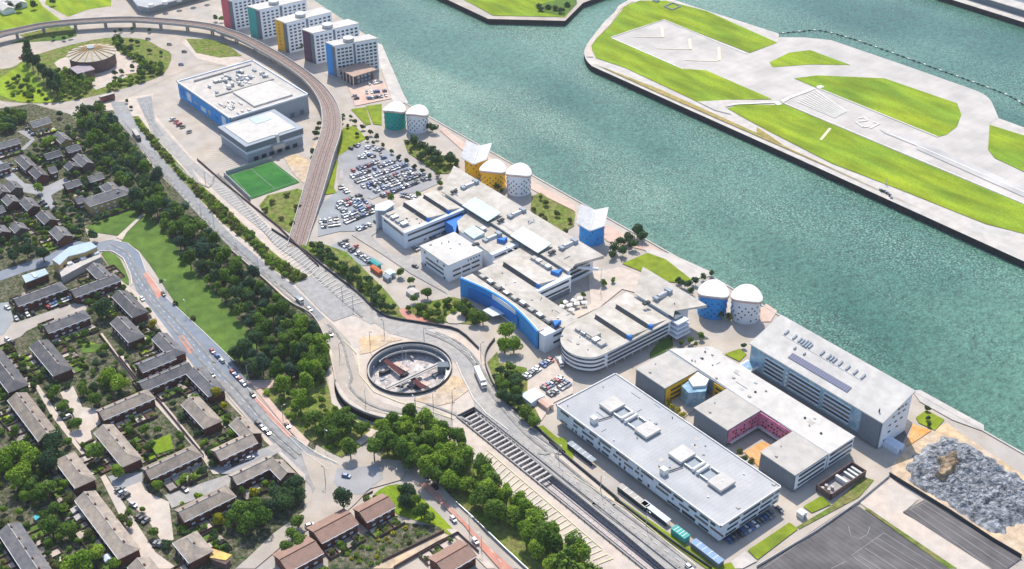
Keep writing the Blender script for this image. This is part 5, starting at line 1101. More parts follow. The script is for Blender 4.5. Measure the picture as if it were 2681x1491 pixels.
# ================================================================== TREES
def tree_meshes(seed, h, r, sq, nleaf, leaf, lobes, base=.22):
    """crown: many leaf clumps spread through several lobes; trunk with limbs"""
    rd = random.Random(seed); c = M(); L = []
    for k in range(lobes):
        a = rd.uniform(0, 6.28); d = r*rd.uniform(.15, .62)*(0 if k == 0 else 1); z = h*(base+(1-base)*rd.uniform(.30, .78)) if k else h*.62
        L.append((d*math.cos(a), d*math.sin(a), z, r*rd.uniform(.38, .62) if k else r*.72, rd.uniform(.8, 1.1)*sq))
    for k in range(nleaf):
        l = L[min(len(L)-1, int(rd.random()**1.0*len(L)))]; u = rd.uniform(-.55, 1); a = rd.uniform(0, 6.28); q = math.sqrt(1-u*u); rr = l[3]*rd.uniform(.72, 1.08)
        p = Vector((l[0]+rr*q*math.cos(a), l[1]+rr*q*math.sin(a), l[2]+rr*l[4]*u))
        if p.z > h: p.z = h-rd.random()*.4
        n = (Vector((q*math.cos(a), q*math.sin(a), u))+Vector((rd.uniform(-1,1), rd.uniform(-1,1), rd.uniform(-.6,1)))*.75).normalized()
        t1 = n.orthogonal().normalized(); t1.rotate(Matrix.Rotation(rd.uniform(0, 6.28), 3, n)); t2 = n.cross(t1); s_ = leaf*rd.uniform(.6, 1.35)
        k0 = n*s_*.25
        c.add([tuple(p-t1*s_), tuple(p+t2*s_*.7+k0*-1), tuple(p+t1*s_), tuple(p-t2*s_*.7+k0*-1)], [(0,1,2,3)])
    tr = M(); ht = h*.55
    tr.cyl(0, 0, 0, ht, r*.085, 7, 0, r*.04)
    for k in range(4): l = L[k % len(L)]; tr.bar((0,0,ht*rd.uniform(.45,.8)), (l[0]*.8, l[1]*.8, l[2]), r*.03, 4)
    return c, tr
LM = dict(dark=leafmat('dark_foliage', (.034,.080,.040), (.080,.150,.050)), mid=leafmat('mid_green_foliage', (.07,.15,.022), (.16,.26,.035)),
    fresh=leafmat('fresh_green_foliage', (.14,.26,.02), (.26,.38,.04)), yel=leafmat('yellow_foliage', (.32,.30,.01), (.42,.38,.03)),
    olive=leafmat('olive_foliage', (.10,.13,.03), (.16,.18,.05)), bluish=leafmat('blue_green_foliage', (.035,.085,.055), (.07,.14,.08)))
PRO = {}; FAR = {}
for key, (h, r, sq, nl, lf, lb) in dict(broad=(9,4.4,.85,1500,.42,9), tall=(11,3.4,1.35,1400,.40,8), round=(7.5,3.6,.95,1300,.38,6), bush=(2.6,2.0,.8,420,.30,5), conifer=(11,2.6,2.0,1200,.38,6)).items():
    for v in range(3):
        c, tr = tree_meshes(len(key)*31+v*7+1, h, r, sq, nl, lf, lb, .0 if key == 'bush' else .2)
        cm = {k: c.mesh('crown', m_) for k, m_ in LM.items()}
        PRO[key, v] = (cm, tr.mesh('trunk', m_bark), r)
        FAR[key, v] = (tree_meshes(len(key)*31+v*7+1, h, r, sq, nl//4, lf*1.8, lb, .0 if key == 'bush' else .2)[0], r)
REQ = []
def tree(x, y, r, kind, col, label, group, name=None):
    nm = 'shrub' if ('shrub' in label or 'bush' in label or kind == 'bush') else ('poplar' if kind == 'conifer' else 'broadleaf_tree')
    REQ.append((nm, x, y, r, kind, col, label, group))
def plant_all():
    byname = {}
    for q in REQ: byname.setdefault(q[0], []).append(q)
    for nm, lst in byname.items():
        lst.sort(key=lambda q: -q[3]/math.sqrt(q[1]**2+q[2]**2+HC**2))
        keep = []; rest = []
        for q in lst:
            # a spot well outside the picture needs no tree
            d = Vector((q[1], q[2], 3-HC)); f = d.dot(FW); u = d.dot(RT)/f*FPX; v = d.dot(UP)/f*FPX
            if abs(u) > 1500 or abs(v) > 900: continue
            (keep if len(keep) < 285 and abs(u) < 1350 and abs(v) < 760 else rest).append(q)
        for nm_, x, y, r, kind, col, label, group in keep:
            cm, tm, r0 = PRO[kind, random.randrange(3)]; s_ = r/r0
            t = thing(nm, label, 'shrub' if nm == 'shrub' else 'tree', (x, y, 0), group, random.uniform(0, 6.28)); t.scale = (s_, s_, s_*random.uniform(.9, 1.12))
            link('crown', cm[col], t)
            if kind != 'bush': link('trunk', tm, t)
        if rest:
            b = M(); cols = list(LM)
            for nm_, x, y, r, kind, col, label, group in rest:
                src, r0 = FAR[kind, random.randrange(3)]; s_ = r/r0; a = random.uniform(0, 6.28); ca, sa = math.cos(a)*s_, math.sin(a)*s_
                b.add([(x+vx*ca-vy*sa, y+vx*sa+vy*ca, vz*s_) for vx, vy, vz in src.v], src.f, cols.index(col))
                b.add([(x-.2*s_, y, 0), (x+.2*s_, y, 0), (x, y, 4*s_)], [(0,1,2)], cols.index(col))
            o = tag(link('tree_cover' if nm != 'shrub' else 'shrubbery', b.mesh(nm, [LM[k] for k in cols])), 'smaller trees filling the belts, verges and gardens' if nm != 'shrub' else 'smaller shrubs filling the gardens and verges', 'trees' if nm != 'shrub' else 'shrubs', kind='stuff')
def blocked(x, y, m_=0): return any(a-m_ < x < b+m_ and c-m_ < y < d+m_ for a, b, c, d in FOOT)
def grove(s, sp, rr, kinds, cols, label, group, z=5, jit=.5, free=True, inset=0):
    poly = G(s, z); x0 = min(p[0] for p in poly); x1 = max(p[0] for p in poly); y0 = min(p[1] for p in poly); y1 = max(p[1] for p in poly)
    n = 0; y = y0; k = 0
    while y < y1:
        x = x0+(k % 2)*sp/2
        while x < x1:
            px, py = x+random.uniform(-jit, jit)*sp*.8, y+random.uniform(-jit, jit)*sp*.8
            if inside(px, py, poly) and (not inset or (inside(px-inset, py-inset, poly) and inside(px+inset*.3, py+inset*.5, poly) and inside(px, py-inset*1.3, poly))) and not (free and (blocked(px, py, .6) or paved(px, py))):
                r = random.uniform(*rr); tree(px, py, r, random.choice(kinds), random.choice(cols), label, group); n += 1
            x += sp
        y += sp*.87; k += 1
    return n
random.seed(21)
grove('a0 700,1080 760,1010 880,990 1000,1020 1050,1110 a2 1040,0 1270,300 1420,520 1560,660 1680,790 1880,1010 2080,1200 2280,1400 b3 180,370 330,500 540,700 740,830 830,960 870,1100 c2 1480,110 1480,190 1200,300 950,380 620,360 470,240 360,120 b2 2090,1180 2300,1100 2380,1040 2230,850 2150,720 1950,500 1790,380 1640,200 a2 1660,1150 1560,1120 1500,1000 1400,960 1240,900 1170,760 1020,560 950,420 800,230 690,60', 6.8, (3.3,4.5), ['broad','round','tall'], ['dark','mid','bluish','mid','dark'],
  'dark green broadleaf tree in the dense belt between carriageway and grass strip', 'trees of the dense dark belt', 4.4, inset=1.4)
grove('b3 640,900 720,950 830,1060 900,1100 930,1250 960,1330 700,1433 650,1300 700,1130', 6.5, (3.4,4.6), ['broad','tall'], ['fresh','mid'], 'fresh green tree at the roundabout end of the dark belt', 'light trees at the roundabout end of the belt', 5)
grove('d0 720,1010 850,1030 1050,1170 1280,1300 d1 880,160 990,310 1130,380 1290,530 1440,690 1600,810 1750,940 1900,1090 2100,1240 2260,1420 2700,1800 2200,1800 1750,1433 1650,1250 1560,1100 1400,1000 1280,900 1120,850 1000,640 880,560 700,540 560,440 330,330 100,230 20,100 0,0 d0 430,1433 390,1130 500,1100', 5.8, (3.5,4.8), ['broad','tall','tall'], ['mid','fresh','mid','mid','fresh'],
  'fresh green tree in the roadside strip beside the yellow hatched bays', 'trees of the roadside strip below the roundabout', 3.6, free=False)
def TL(s, kind, col, label, group=None, z=None):
    """hand placed trees: zone x,y,r tokens (crown centre)"""
    zn = None; lst = []
    for t in s.split():
        if ',' in t: a = t.split(','); lst.append((zn, float(a[0]), float(a[1]), float(a[2])))
        else: zn = t
    for i, (zn, a, b, r) in enumerate(lst):
        r *= 1.22 if kind != 'bush' else 1.1
        zz = z if z is not None else (r*1.35 if kind in ('tall','conifer') else (r*.5 if kind == 'bush' else r*1.05)); x, y = W(ZN[zn][0]+a/ZN[zn][2], ZN[zn][1]+b/ZN[zn][2], zz)
        tree(x, y, r, kind, col, (label.replace('#', ordw(i)) if len(lst) > 1 else label.replace('# ', '').replace('#', '')), group if len(lst) > 1 else None)
TL('c2 1010,480,3.2 1260,330,3.4 1190,640,3.6 1270,470,3.2', 'tall', 'fresh', 'tall fresh green tree, # from the bus lane among the corner poplars', 'tall trees between bus lane and roundabout')
TL('c2 1350,820,4 1470,900,3.6 1600,860,4 1740,880,3.8 1860,930,3.6 1420,960,3 1560,1000,3.4 1680,760,3', 'broad', 'mid', 'mid green tree, # in the clump beside the sunken road', 'clump of trees beside the sunken road')
TL('c2 1740,1160,3.2 2000,1180,3.4', 'tall', 'mid', '# of two oval trees standing at the mouth of the junction', 'oval trees at the junction mouth')
TL('c3 1665,690,3.4', 'tall', 'dark', 'lone dark oval tree on the pavement above the brown tiled terraces')
TL('c3 560,800,4.6 700,760,4 640,930,4.4 780,880,4 460,880,3.6', 'broad', 'mid', '# tree of the big round clump beside the bottom grey terrace', 'big clump by the estate edge')
TL('c3 930,620,4 1010,710,4 1130,520,4 1180,600,3.2 900,740,3.6 1080,620,3.6', 'broad', 'dark', '# dark tree of the clump beside the junction pavement', 'clump beside the junction pavement')
TL('c3 700,600,2.4 300,900,2.4', 'round', 'yel', '# yellow green tree on the edge of the estate clump', 'yellow green trees at the clump edge')
TL('c3 1170,920,2.8 1100,1060,3 1180,1130,3.2 1040,1200,3', 'broad', 'mid', '# green tree between the side road and the brown terraces', 'trees left of the brown terraces')
TL('c3 2370,590,3.6 2350,700,3', 'broad', 'dark', '# dark tree on the bright corner green beside the brown terrace', 'trees on the corner green')
TL('d1 250,590,3.2 430,800,3.2 520,860,2.8 350,700,3', 'round', 'mid', '# green tree along the pavement of the corner green', 'trees beside the corner green pavement')
TL('c0 1170,330,3.6 1290,430,4.4 1200,390,3.6', 'broad', 'fresh', '# fresh green tree of the tall group behind the parking court', 'tall group behind the parking court')
TL('c0 900,500,3 600,520,2.8 1030,620,3 680,700,2.8 840,880,2.8 1060,1190,4 1080,600,2.4', 'round', 'mid', '# small green tree from the top around the paved parking court', 'small trees of the parking court')
TL('c0 600,1060,4.4 560,1150,3.6 c1 540,230,4.4 520,300,3.8', 'broad', 'dark', '# very dark tree between the two long terraces', 'very dark trees between terraces')
TL('c1 210,440,5 100,210,4.6 350,220,4.6 60,300,4 250,150,4.4', 'broad', 'fresh', '# large fresh green tree in the left edge gardens', 'large trees in the left edge gardens')
TL('c1 520,550,4 330,520,3.6 430,620,3.4 590,790,3 560,970,4 740,1010,3.4 700,770,2.4', 'broad', 'mid', '# garden tree from the top between the two long bottom terraces', 'garden trees between the bottom terraces')
TL('c1 1280,370,2.8 1730,520,2.6 2010,440,2', 'round', 'fresh', '# small street tree beside the terrace forecourts', 'street trees beside the forecourts')
TL('c1 900,1330,4.6 1050,1260,3.8 760,1390,4', 'broad', 'fresh', '# tree of the fresh green clump at the bottom edge', 'fresh clump at the bottom edge')
TL('c1 1400,820,1.8 1420,940,2 1690,1030,2.2 1560,780,1.4 1270,1100,1.6', 'round', 'mid', '# small tree along the frontage of the longest terrace', 'small trees along the longest terrace')
TL('b2 980,740,5', 'broad', 'dark', 'big very dark tree standing alone between the estate terraces')
TL('b2 1440,890,2.4 1370,790,1.5 c0 2370,550,3 2450,690,2', 'round', 'yel', '# yellow blossoming tree from the top beside the estate road', 'yellow trees beside the estate road')
TL('c0 1720,950,2 1960,1010,2.4 1420,960,2.2 1580,940,2.4 1640,1120,2.6 1450,1100,2', 'round', 'mid', '# small tree of the enclosed green garden court', 'small trees in the green garden court')
TL('b2 560,640,1.6 870,60,3 700,30,3 250,210,4 400,240,4 120,250,3.6', 'round', 'dark', '# dark tree along the blue grey road edge', 'dark trees along the blue grey road')
TL('a2 440,270,3.4 500,240,3', 'broad', 'fresh', '# bright lime tree between the houses of the old estate', 'lime trees of the old estate')
TL('a2 360,700,3', 'round', 'fresh', 'round bright tree at the lane bend of the old estate')
grove('a2 -400,0 150,-50 240,-30 200,60 60,140 -300,200', 5.5, (2.6,4), ['round','broad'], ['dark','mid'], 'dark garden tree at the upper left corner estate', 'upper left garden trees')
grove('a2 300,300 660,60 800,200 960,420 1100,640 1190,820 1180,880 1000,960 820,1040 600,1100 300,1300 0,1300 -300,1100 0,700 180,800 400,880 500,760 700,640 500,560 200,500', 6.6, (1.6,2.9), ['round','broad'], ['dark','mid','mid','bluish'], 'dark garden tree crowding the houses of the old estate', 'garden trees of the old estate', 3)
grove('b2 0,1200 200,1150 500,1040 950,950 1250,1250 1250,1433 c0 500,1433 -300,1433', 8, (1.5,2.8), ['round','broad','bush'], ['mid','dark','mid'], 'small garden shrub behind the middle estate terraces', 'garden shrubs of the middle estate', 2)
grove('c1 -500,0 900,250 1700,1433 -500,1700', 7.5, (1.5,3.0), ['round','broad','bush'], ['mid','fresh','dark','olive'], 'small garden shrub behind the lower estate terraces', 'garden shrubs of the lower estate', 2)
grove('c2 -300,560 300,560 560,1000 300,1433 c3 700,500 400,1000 -300,1200 c1 2000,400', 8, (1.5,2.8), ['round','bush'], ['mid','dark','fresh'], 'small garden shrub near the junction terraces', 'garden shrubs near the junction', 2)
grove('b2 650,560 1080,330 1500,780 1700,1130 1500,1433 1000,1000', 8.5, (1.4,2.6), ['round','bush'], ['mid','dark','olive'], 'small garden shrub behind the upper estate terraces', 'garden shrubs of the upper estate', 2)
grove('c3 1500,1300 1900,1060 2250,880 d1 250,930 620,960 0,1330 c3 2200,1433', 4.2, (.8,1.5), ['bush'], ['fresh','olive','yel','mid'], 'low shrub in the back gardens of the brown terraces', 'shrubs in the brown terrace gardens', 1)
grove('b2 1380,480 1500,430 1900,900 2080,1060 2040,1090 1800,860', 9, (1.2,2), ['bush'], ['dark','olive'], 'low shrub along the grass strip pavement', 'shrubs along the grass strip pavement', 1)
grove('a2 1260,40 1300,40 1420,200 1600,400 1760,580 2000,780 2480,1240 b3 460,280 720,450 620,500 400,360 220,150 a2 2120,1030 1820,720 1500,370 1340,170', 3.4, (1.5,2.4), ['bush'], ['olive','fresh','mid','olive'], 'low olive shrub in the central reservation between the carriageways', 'shrubs of the central reservation', 1)
grove('d0 1620,480 1880,440 1990,600 2000,690 1900,770 2010,840 2130,900 2150,1040 2060,1100 1950,1010 1830,890 1720,750 1640,640', 5.6, (2.8,3.8), ['broad','round'], ['mid','dark','mid'], 'green tree crowding the corner between carriageway and staff car park', 'trees by the staff car park corner', 3.5)
TL('d0 1770,90,4.2 1860,220,4 1760,230,3.6', 'broad', 'fresh', '# tree of the bright group below the blue curved wall', 'bright group below the blue wall')
grove('b3 700,110 900,160 1050,260 1150,370 1300,440 1430,590 1560,740 1600,830 1480,780 1370,690 1200,540 1000,380 850,270 720,190', 5.0, (2.4,3.4), ['round','broad'], ['dark','dark','mid'], 'dark green tree along the wall above the hatched carriageway', 'trees along the wall above the bays', 3.5)
TL('b3 1610,410,2.4 1700,490,2.2 1860,600,3 1780,740,2.6 1900,800,2.6 2180,750,3.2 2290,830,3.2 2380,840,3 2050,680,2.4 1950,720,2.4 1740,660,2.2', 'round', 'mid', '# green tree in the small park left of the blue curved wall', 'trees of the small campus park')
TL('b1 1720,870,2 1810,840,1.5 1530,980,1.6 1330,1060,1.3', 'round', 'mid', '# small tree on the paved campus square', 'trees on the campus square')
TL('b1 1820,540,2.8 1880,480,3 1950,440,3.2 2040,380,3.4 2090,430,3 1990,500,3 1900,560,2.8 1800,600,2.4', 'broad', 'dark', '# dark tree of the promenade clump beside the blue folded tower', 'dark clump on the promenade')
TL('e2 1480,240,1.8 1400,270,2 1330,310,2.2 1260,340,2.4 1200,330,2 1290,400,2 1170,300,1.8', 'round', 'dark', '# dark tree of the row beside the blue drum residence', 'row beside the blue drum residence')
TL('e2 1560,620,2.2 1640,650,2', 'round', 'olive', '# reddish olive tree between the blue and white drums', 'olive trees between the drums')
TL('e2 1200,890,1.5 1280,870,1.9 1380,830,1.9 1330,900,1.2', 'round', 'mid', '# small tree in the bed below the stacked balconies', 'trees below the stacked balconies')
TL('b0 660,250,3.2 740,300,3.4 820,340,3.4 880,380,3 1000,410,4 860,430,3 740,390,2.8 840,130,3 800,120,2.4 1040,440,2.6', 'broad', 'dark', '# dark tree in the waterside park near the white drum', 'dark trees of the waterside park')
TL('b0 440,780,2.2 700,750,1.8 880,560,2 900,650,2', 'round', 'mid', '# green tree beside the main car park bays', 'trees beside the car park bays')
TL('b0 1900,830,2 1850,950,1.8 1780,900,1.6 1890,980,1.8 2000,930,2 1850,780,1.6 2080,1100,2 2120,1000,1.6', 'round', 'olive', '# olive bush in the walled plot beside the blue folded tower', 'bushes of the walled waterside plot')
TL('b0 1440,690,2 1480,720,1.6', 'round', 'dark', '# dark palm like tree in front of the yellow drum', 'trees in front of the yellow drum')
TL('a3 1410,50,1.8 1540,70,1.8 1610,120,1.8 1680,170,1.9 1740,210,1.8 1800,290,1.6 1880,350,1.6 1950,400,1.6 2020,440,1.6 2100,490,1.6 2170,530,1.6 2240,580,1.6 2310,550,1.5 2340,650,1.5 1650,230,1.6 1560,190,1.5 1470,110,1.4 1710,270,1.4', 'round', 'dark', '# small tree of the avenue along the far side of the main car park', 'avenue along the car park')
TL('a3 1140,350,2.2 1150,410,2.2 1200,90,1.8 1170,180,2.2 1190,140,1.8', 'round', 'dark', '# dark tree beside the viaduct near the stores', 'trees beside the viaduct')
TL('a3 760,830,2 900,760,2 700,900,2 1000,880,2.4 950,1020,2 850,980,1.8', 'bush', 'olive', '# olive shrub in the railside scrub', 'shrubs in the railside scrub')
TL('a0 270,520,3.4 300,600,3.4 350,650,3.2 400,700,3.2 450,740,3.4 500,780,3.2 550,820,3.2 470,840,2.6 530,870,2.8 250,590,2.6', 'conifer', 'dark', '# tall dark poplar of the diagonal row on the upper roundabout', 'dark poplar row on the upper roundabout')
grove('a0 520,640 660,660 860,760 900,800 760,900 560,960 540,860', 6, (2.4,3.6), ['round','broad'], ['mid','fresh','mid'], 'green tree in front of the round pumping station', 'green trees before the pumping station', 3)
grove('a0 60,780 180,700 380,800 480,950 380,960 120,900', 7, (1.6,2.8), ['bush','round'], ['fresh','mid','dark'], 'bright bush on the left lobe of the upper roundabout', 'bushes on the left lobe of the roundabout', 2)
grove('a0 1010,370 1130,350 1240,470 1420,590 1530,600 1520,700 1250,800 1000,830 1020,780 1300,700 1360,640 1180,500', 5.0, (2.2,3.2), ['round'], ['mid','dark','fresh'], 'green hedge tree lining the right lobe of the upper roundabout', 'hedge trees on the right lobe of the roundabout', 3)
TL('a0 1230,390,2 1290,400,2 1510,500,1.8 1400,480,1.8 1240,630,2 1310,650,1.8 1140,680,2 1070,690,2.2 1080,740,1.8', 'round', 'dark', '# dark rounded bush beside the pumping station', 'dark bushes beside the pumping station')
TL('a0 40,1150,2.4 120,1110,2.4 220,1060,2.8 560,1070,2.4 640,1200,2', 'round', 'dark', '# dark tree along the street above the old estate', 'dark trees above the old estate')
TL('a0 600,360,1.8 660,340,2 500,350,2 1130,285,1.6 1240,275,1.8 1400,285,1.8 1080,300,1.6', 'round', 'dark', '# dark shrub beneath the viaduct', 'dark shrubs beneath the viaduct')
TL('a0 1190,950,1.4 1230,1010,1.4 310,50,3 180,70,3 100,60,3 500,20,2.6 2020,170,2.4', 'round', 'dark', '# dark tree from the left around the field and slip road', 'scattered field edge trees')
TL('a1 1500,1100,1.4 1430,1090,1.4 1000,420,2 1040,440,2 1010,450,1.8 290,180,2.2', 'round', 'mid', '# small tree between the student towers and the drums', 'trees near the student towers')
TL('f2 1310,90,3 1380,70,3 1450,80,3 1500,110,3 1560,50,3 1290,60,2.6', 'bush', 'dark', '# dark bush on the round tip of the peninsula', 'bushes on the peninsula')
TL('d2 1250,560,1.6 1290,600,1.6 1340,630,1.8 1390,670,1.6', 'round', 'yel', '# yellow green tree of the row before the yellow court', 'yellow row before the yellow court')
TL('d2 1920,1020,1.6 1970,1080,1.6 2030,1110,1.6', 'round', 'olive', '# olive tree of the row before the orange court', 'olive row before the orange court')
TL('e1 2070,1040,1.4 2080,1130,1.2 2090,1190,1.2 350,450,1.4', 'round', 'dark', '# dark shrub on the lawn at the end of the tall hall', 'shrubs by the tall hall')
grove('b3 1640,770 1800,700 1930,760 2100,650 2230,690 2440,860 2300,890 2180,780 2040,780 2000,870 1900,870 1660,790', 4.5, (1.2,2.4), ['round','bush'], ['mid','fresh','olive'], 'leafy bush in the small park left of the blue wall', 'bushes of the small campus park', 1)
grove('b0 560,250 640,260 1070,460 980,540 880,540 600,350', 5.5, (1.2,2.4), ['round','bush'], ['mid','dark','olive'], 'leafy bush in the waterside park by the white drum', 'bushes of the waterside park', 1)
grove('c2 760,500 900,440 1480,400 1540,690 1700,800 1900,930 1900,1080 1650,1220 1500,1150 1250,1000', 6.5, (1.3,2.6), ['round','bush'], ['fresh','mid'], 'leafy bush under the corner poplars beside the sunken road', 'bushes under the corner poplars', 1)
# ================================================================== BACK GARDENS
random.seed(33); GP = {}
gm = dict(lawn=m_grass, bright=m_grassb, pave=m_pave, soil=mat('dug_earth', (.12,.085,.06), 1, .3, .8, fine=.3), deck=mat('grey_decking', (.30,.27,.25), .9, .15, 1, fine=.1))
ns = 0
for hi, (T, e0, e1, h2) in enumerate(HI):
    for sg in (-1, 1):
        u = e0; fb = M(); D = random.uniform(6.5, 9)
        while u < e1-3:
            wv = random.uniform(4.2, 5.6); dd = D*random.uniform(.9, 1.0)
            pts4 = [T(u+.15, sg*(h2+.5), 0), T(u+wv-.15, sg*(h2+.5), 0), T(u+wv-.15, sg*(h2+dd), 0), T(u+.15, sg*(h2+dd), 0)]; cx_ = sum(p[0] for p in pts4)/4; cy_ = sum(p[1] for p in pts4)/4
            far_ = [T(u+wv*f, sg*(h2+dd*g_), 0) for f in (.1, .5, .9) for g_ in (.4, .75, 1.0)]
            ok = not any(paved(p[0], p[1]) or blocked(p[0], p[1]) for p in far_)
            if ok:
                k = random.choice(('lawn','lawn','bright','pave','soil','deck','lawn')); cut = random.uniform(.15, .4)
                a0, a1 = T(u+.2, sg*(h2+.5), 0), T(u+wv-.2, sg*(h2+.5), 0); b0, b1 = T(u+.2, sg*(h2+dd*cut), 0), T(u+wv-.2, sg*(h2+dd*cut), 0); c0_, c1_ = T(u+.2, sg*(h2+dd*.97), 0), T(u+wv-.2, sg*(h2+dd*.97), 0)
                GP.setdefault(random.choice(('pave','deck')), []).append((a0, a1, b1, b0)); GP.setdefault(k, []).append((b0, b1, c1_, c0_))
                fb.strip([T(u, sg*(h2+.6), 0)[:2]+(0,), T(u, sg*(h2+dd), 0)[:2]+(0,)], .15, 0, 1.7); fb.strip([T(u, sg*(h2+dd), 0)[:2]+(0,), T(u+wv, sg*(h2+dd), 0)[:2]+(0,)], .15, 0, 1.7)
                for q in range(random.choice((1, 2, 3, 4))):
                    p = T(u+random.uniform(.5, wv-.5), sg*(h2+dd*random.uniform(.3, .95)), 0); tree(p[0], p[1], random.uniform(.7, 1.9), random.choice(('bush','round')), random.choice(('mid','dark','fresh','olive','mid')), 'small garden shrub in a fenced back garden of the terraces', 'shrubs in the back gardens')
                if random.random() < .13 and ns < 60:
                    p = T(u+wv*.5, sg*(h2+dd*.85), 0); ns += 1; q_ = random.choice(('brown','grey','cream')); mm_ = dict(brown=m_brown, grey=m_mwall, cream=m_pave)[q_]
                    sh = thing('garden_shed', q_+' garden shed at the end of a fenced back garden', 'shed', (p[0], p[1], 0), q_+' garden sheds')
                    part('body', B(p[0]-1.1,p[0]+1.1,p[1]-.9,p[1]+.9,0,1.9), mm_, sh); part('roof', M().add([(p[0]-1.3,p[1]-1.1,1.9),(p[0]+1.3,p[1]-1.1,1.9),(p[0]+1.3,p[1]+1.1,1.9),(p[0]-1.3,p[1]+1.1,1.9),(p[0]-1.3,p[1],2.5),(p[0]+1.3,p[1],2.5)], [(0,1,5,4),(2,3,4,5),(0,4,3),(1,2,5)]), m_slateg, sh)
            u += wv
        if fb.f: solid('garden_fence', fb, m_brown, 'brown timber fence dividing the small back gardens of one terrace', 'fence', 'fences of the back gardens')
zi = .66
for k, qs in GP.items():
    b = M()
    for i, q in enumerate(qs):
        p = [(x, y, zi+.0015*(i % 20)) for x, y, _ in q]
        if (Vector(p[1])-Vector(p[0])).cross(Vector(p[2])-Vector(p[0])).z < 0: p = p[::-1]
        b.add(p, [(0,1,2,3)])
    struct({'lawn':'garden_lawn','bright':'garden_lawn','pave':'patio','soil':'flower_bed','deck':'patio'}[k], b, gm[k]); zi += .04
plant_all()
# ================================================================== VEHICLES
def carmesh():
    b = M(); prof = [(-2.15,.35),(-2.15,.85),(-1.95,.98),(1.0,.98),(2.1,.82),(2.15,.35)]
    hw = .88
    def ext(b, pr, hw, mi=0):
        n = len(pr); b.add([(x,-hw,z) for x, z in pr]+[(x,hw,z) for x, z in pr], [tuple(range(n)), tuple(range(2*n-1, n-1, -1))]+[(i, n+i, n+(i+1) % n, (i+1) % n) for i in range(n)], mi)
    ext(b, prof, hw); b.add([(-1.5,-.66,1.46),(.45,-.66,1.46),(.45,.66,1.46),(-1.5,.66,1.46),(-1.5,-.66,1.40),(.45,-.66,1.40),(.45,.66,1.40),(-1.5,.66,1.40)], [(0,1,2,3),(4,7,6,5),(0,4,5,1),(1,5,6,2),(2,6,7,3),(3,7,4,0)])
    g = M(); g.add([(-2.0,-.80,.97),(1.15,-.80,.97),(1.15,.80,.97),(-2.0,.80,.97),(-1.5,-.67,1.41),(.45,-.67,1.41),(.45,.67,1.41),(-1.5,.67,1.41)], [(4,5,6,7),(0,1,5,4),(1,2,6,5),(2,3,7,6),(3,0,4,7)])
    w_ = M().bar((0,-.1,0), (0,.1,0), .33, 12)
    return b.mesh('body', m_paint), g.mesh('windows', m_glass), w_.mesh('wheel', m_dmetal)
CB, CG, CW = carmesh()
COLS = dict(white=(.80,.80,.80), silver=(.45,.47,.50), black=(.02,.02,.024), blue=(.04,.12,.32), red=(.40,.03,.03), grey=(.15,.16,.175))
def car(x, y, ang, col, label, group, z=.5, wheels=True):
    t = thing('parked_car' if 'parked' in label or 'from left' in label else 'car', label, 'car', (x, y, z), group, ang); o = link('body', CB, t); o.color = (*COLS[col], 1); link('windows', CG, t)
    if wheels:
        for a in (-1.35, 1.35):
            for s_ in (-.8, .8): link('wheel', CW, t, (a, s_, .33))
    return t
random.seed(11); WCOL = ['white','silver','black','blue','grey','grey','silver','black','white','silver','black','grey','blue','red','grey','silver']
def row(s, n, desc, fill=1.0, along=False, wheels=False, z=.5, group=None):
    a, b = G(s); ang = math.atan2(b[1]-a[1], b[0]-a[0])+(0 if along else math.pi/2); sg = (a[0] < b[0]); k = 0
    for i in range(n):
        if random.random() > fill: continue
        t = (i+.5)/n; c = random.choice(WCOL); x, y = a[0]+(b[0]-a[0])*t, a[1]+(b[1]-a[1])*t
        car(x+random.uniform(-.2,.2), y+random.uniform(-.2,.2), ang+(math.pi if random.random() < .5 else 0)+random.uniform(-.03,.03), c, '%s car, %s from left in %s' % (c, ordw(k), desc), group or 'cars parked in '+desc, z, wheels); k += 1
row('a3 1540,648 2030,475', 20, 'the upper bay row of the main car park', .85)
row('a3 1600,690 2100,515', 20, 'the lower side of the upper bay row', .9)
row('a3 1715,735 2190,560', 20, 'the upper side of the long middle bay row', .92)
row('a3 1780,775 2230,600', 19, 'the lower side of the long middle bay row', .85)
row('a3 1370,890 1610,800', 10, 'the bay row nearest the viaduct foot', .9)
row('a3 1410,925 1650,830', 10, 'the second bay row from the viaduct foot', .5)
row('a3 1420,975 1715,865', 13, 'the third bay row from the viaduct foot', .9)
row('a3 1440,1025 1745,905', 13, 'the fourth bay row from the viaduct foot', .92)
row('a3 1205,1015 1380,985', 8, 'the pale bay row beside the viaduct ramp', .8)
row('a3 1220,1060 1400,1035', 8, 'the second pale bay row beside the viaduct ramp', .8)
row('a3 1560,1090 1765,1010', 10, 'the hedged bay row by the campus entrance', .8)
row('a3 1560,300 1790,345', 9, 'the top bay row by the avenue trees', .7)
row('a3 1585,355 1690,395', 5, 'the short bay row below the avenue trees', .7)
row('a3 1490,335 1560,300', 3, 'the corner by the lime green grass', .6)
row('a3 1560,520 1690,480', 6, 'the sparse bay row above the full rows', .5)
row('a3 1500,600 1960,430', 18, 'the top full row of the main car park', .75)
row('a3 1460,560 1760,450', 12, 'the second row below the avenue', .55)
row('a3 1530,420 1800,385', 9, 'the mid lane bays near the avenue', .6)
row('a3 1660,700 2150,528', 20, 'the centre aisle of the main car park', .55)
row('a3 1380,850 1600,765', 9, 'the first row above the viaduct foot', .7)
row('a3 1800,410 1870,480', 4, 'the sparse bays under the avenue', .7)
row('a3 1970,760 2120,800', 6, 'the bays beside the campus wing roof', .8)
row('a3 1385,700 1440,690', 3, 'the bays by the lone lime grass tip', .8)
row('a3 1440,740 1500,720', 3, 'the second bays by the lime grass tip', .7)
row('a3 1400,1210 1690,1400', 13, 'the small car park by the tree lined wall', .85)
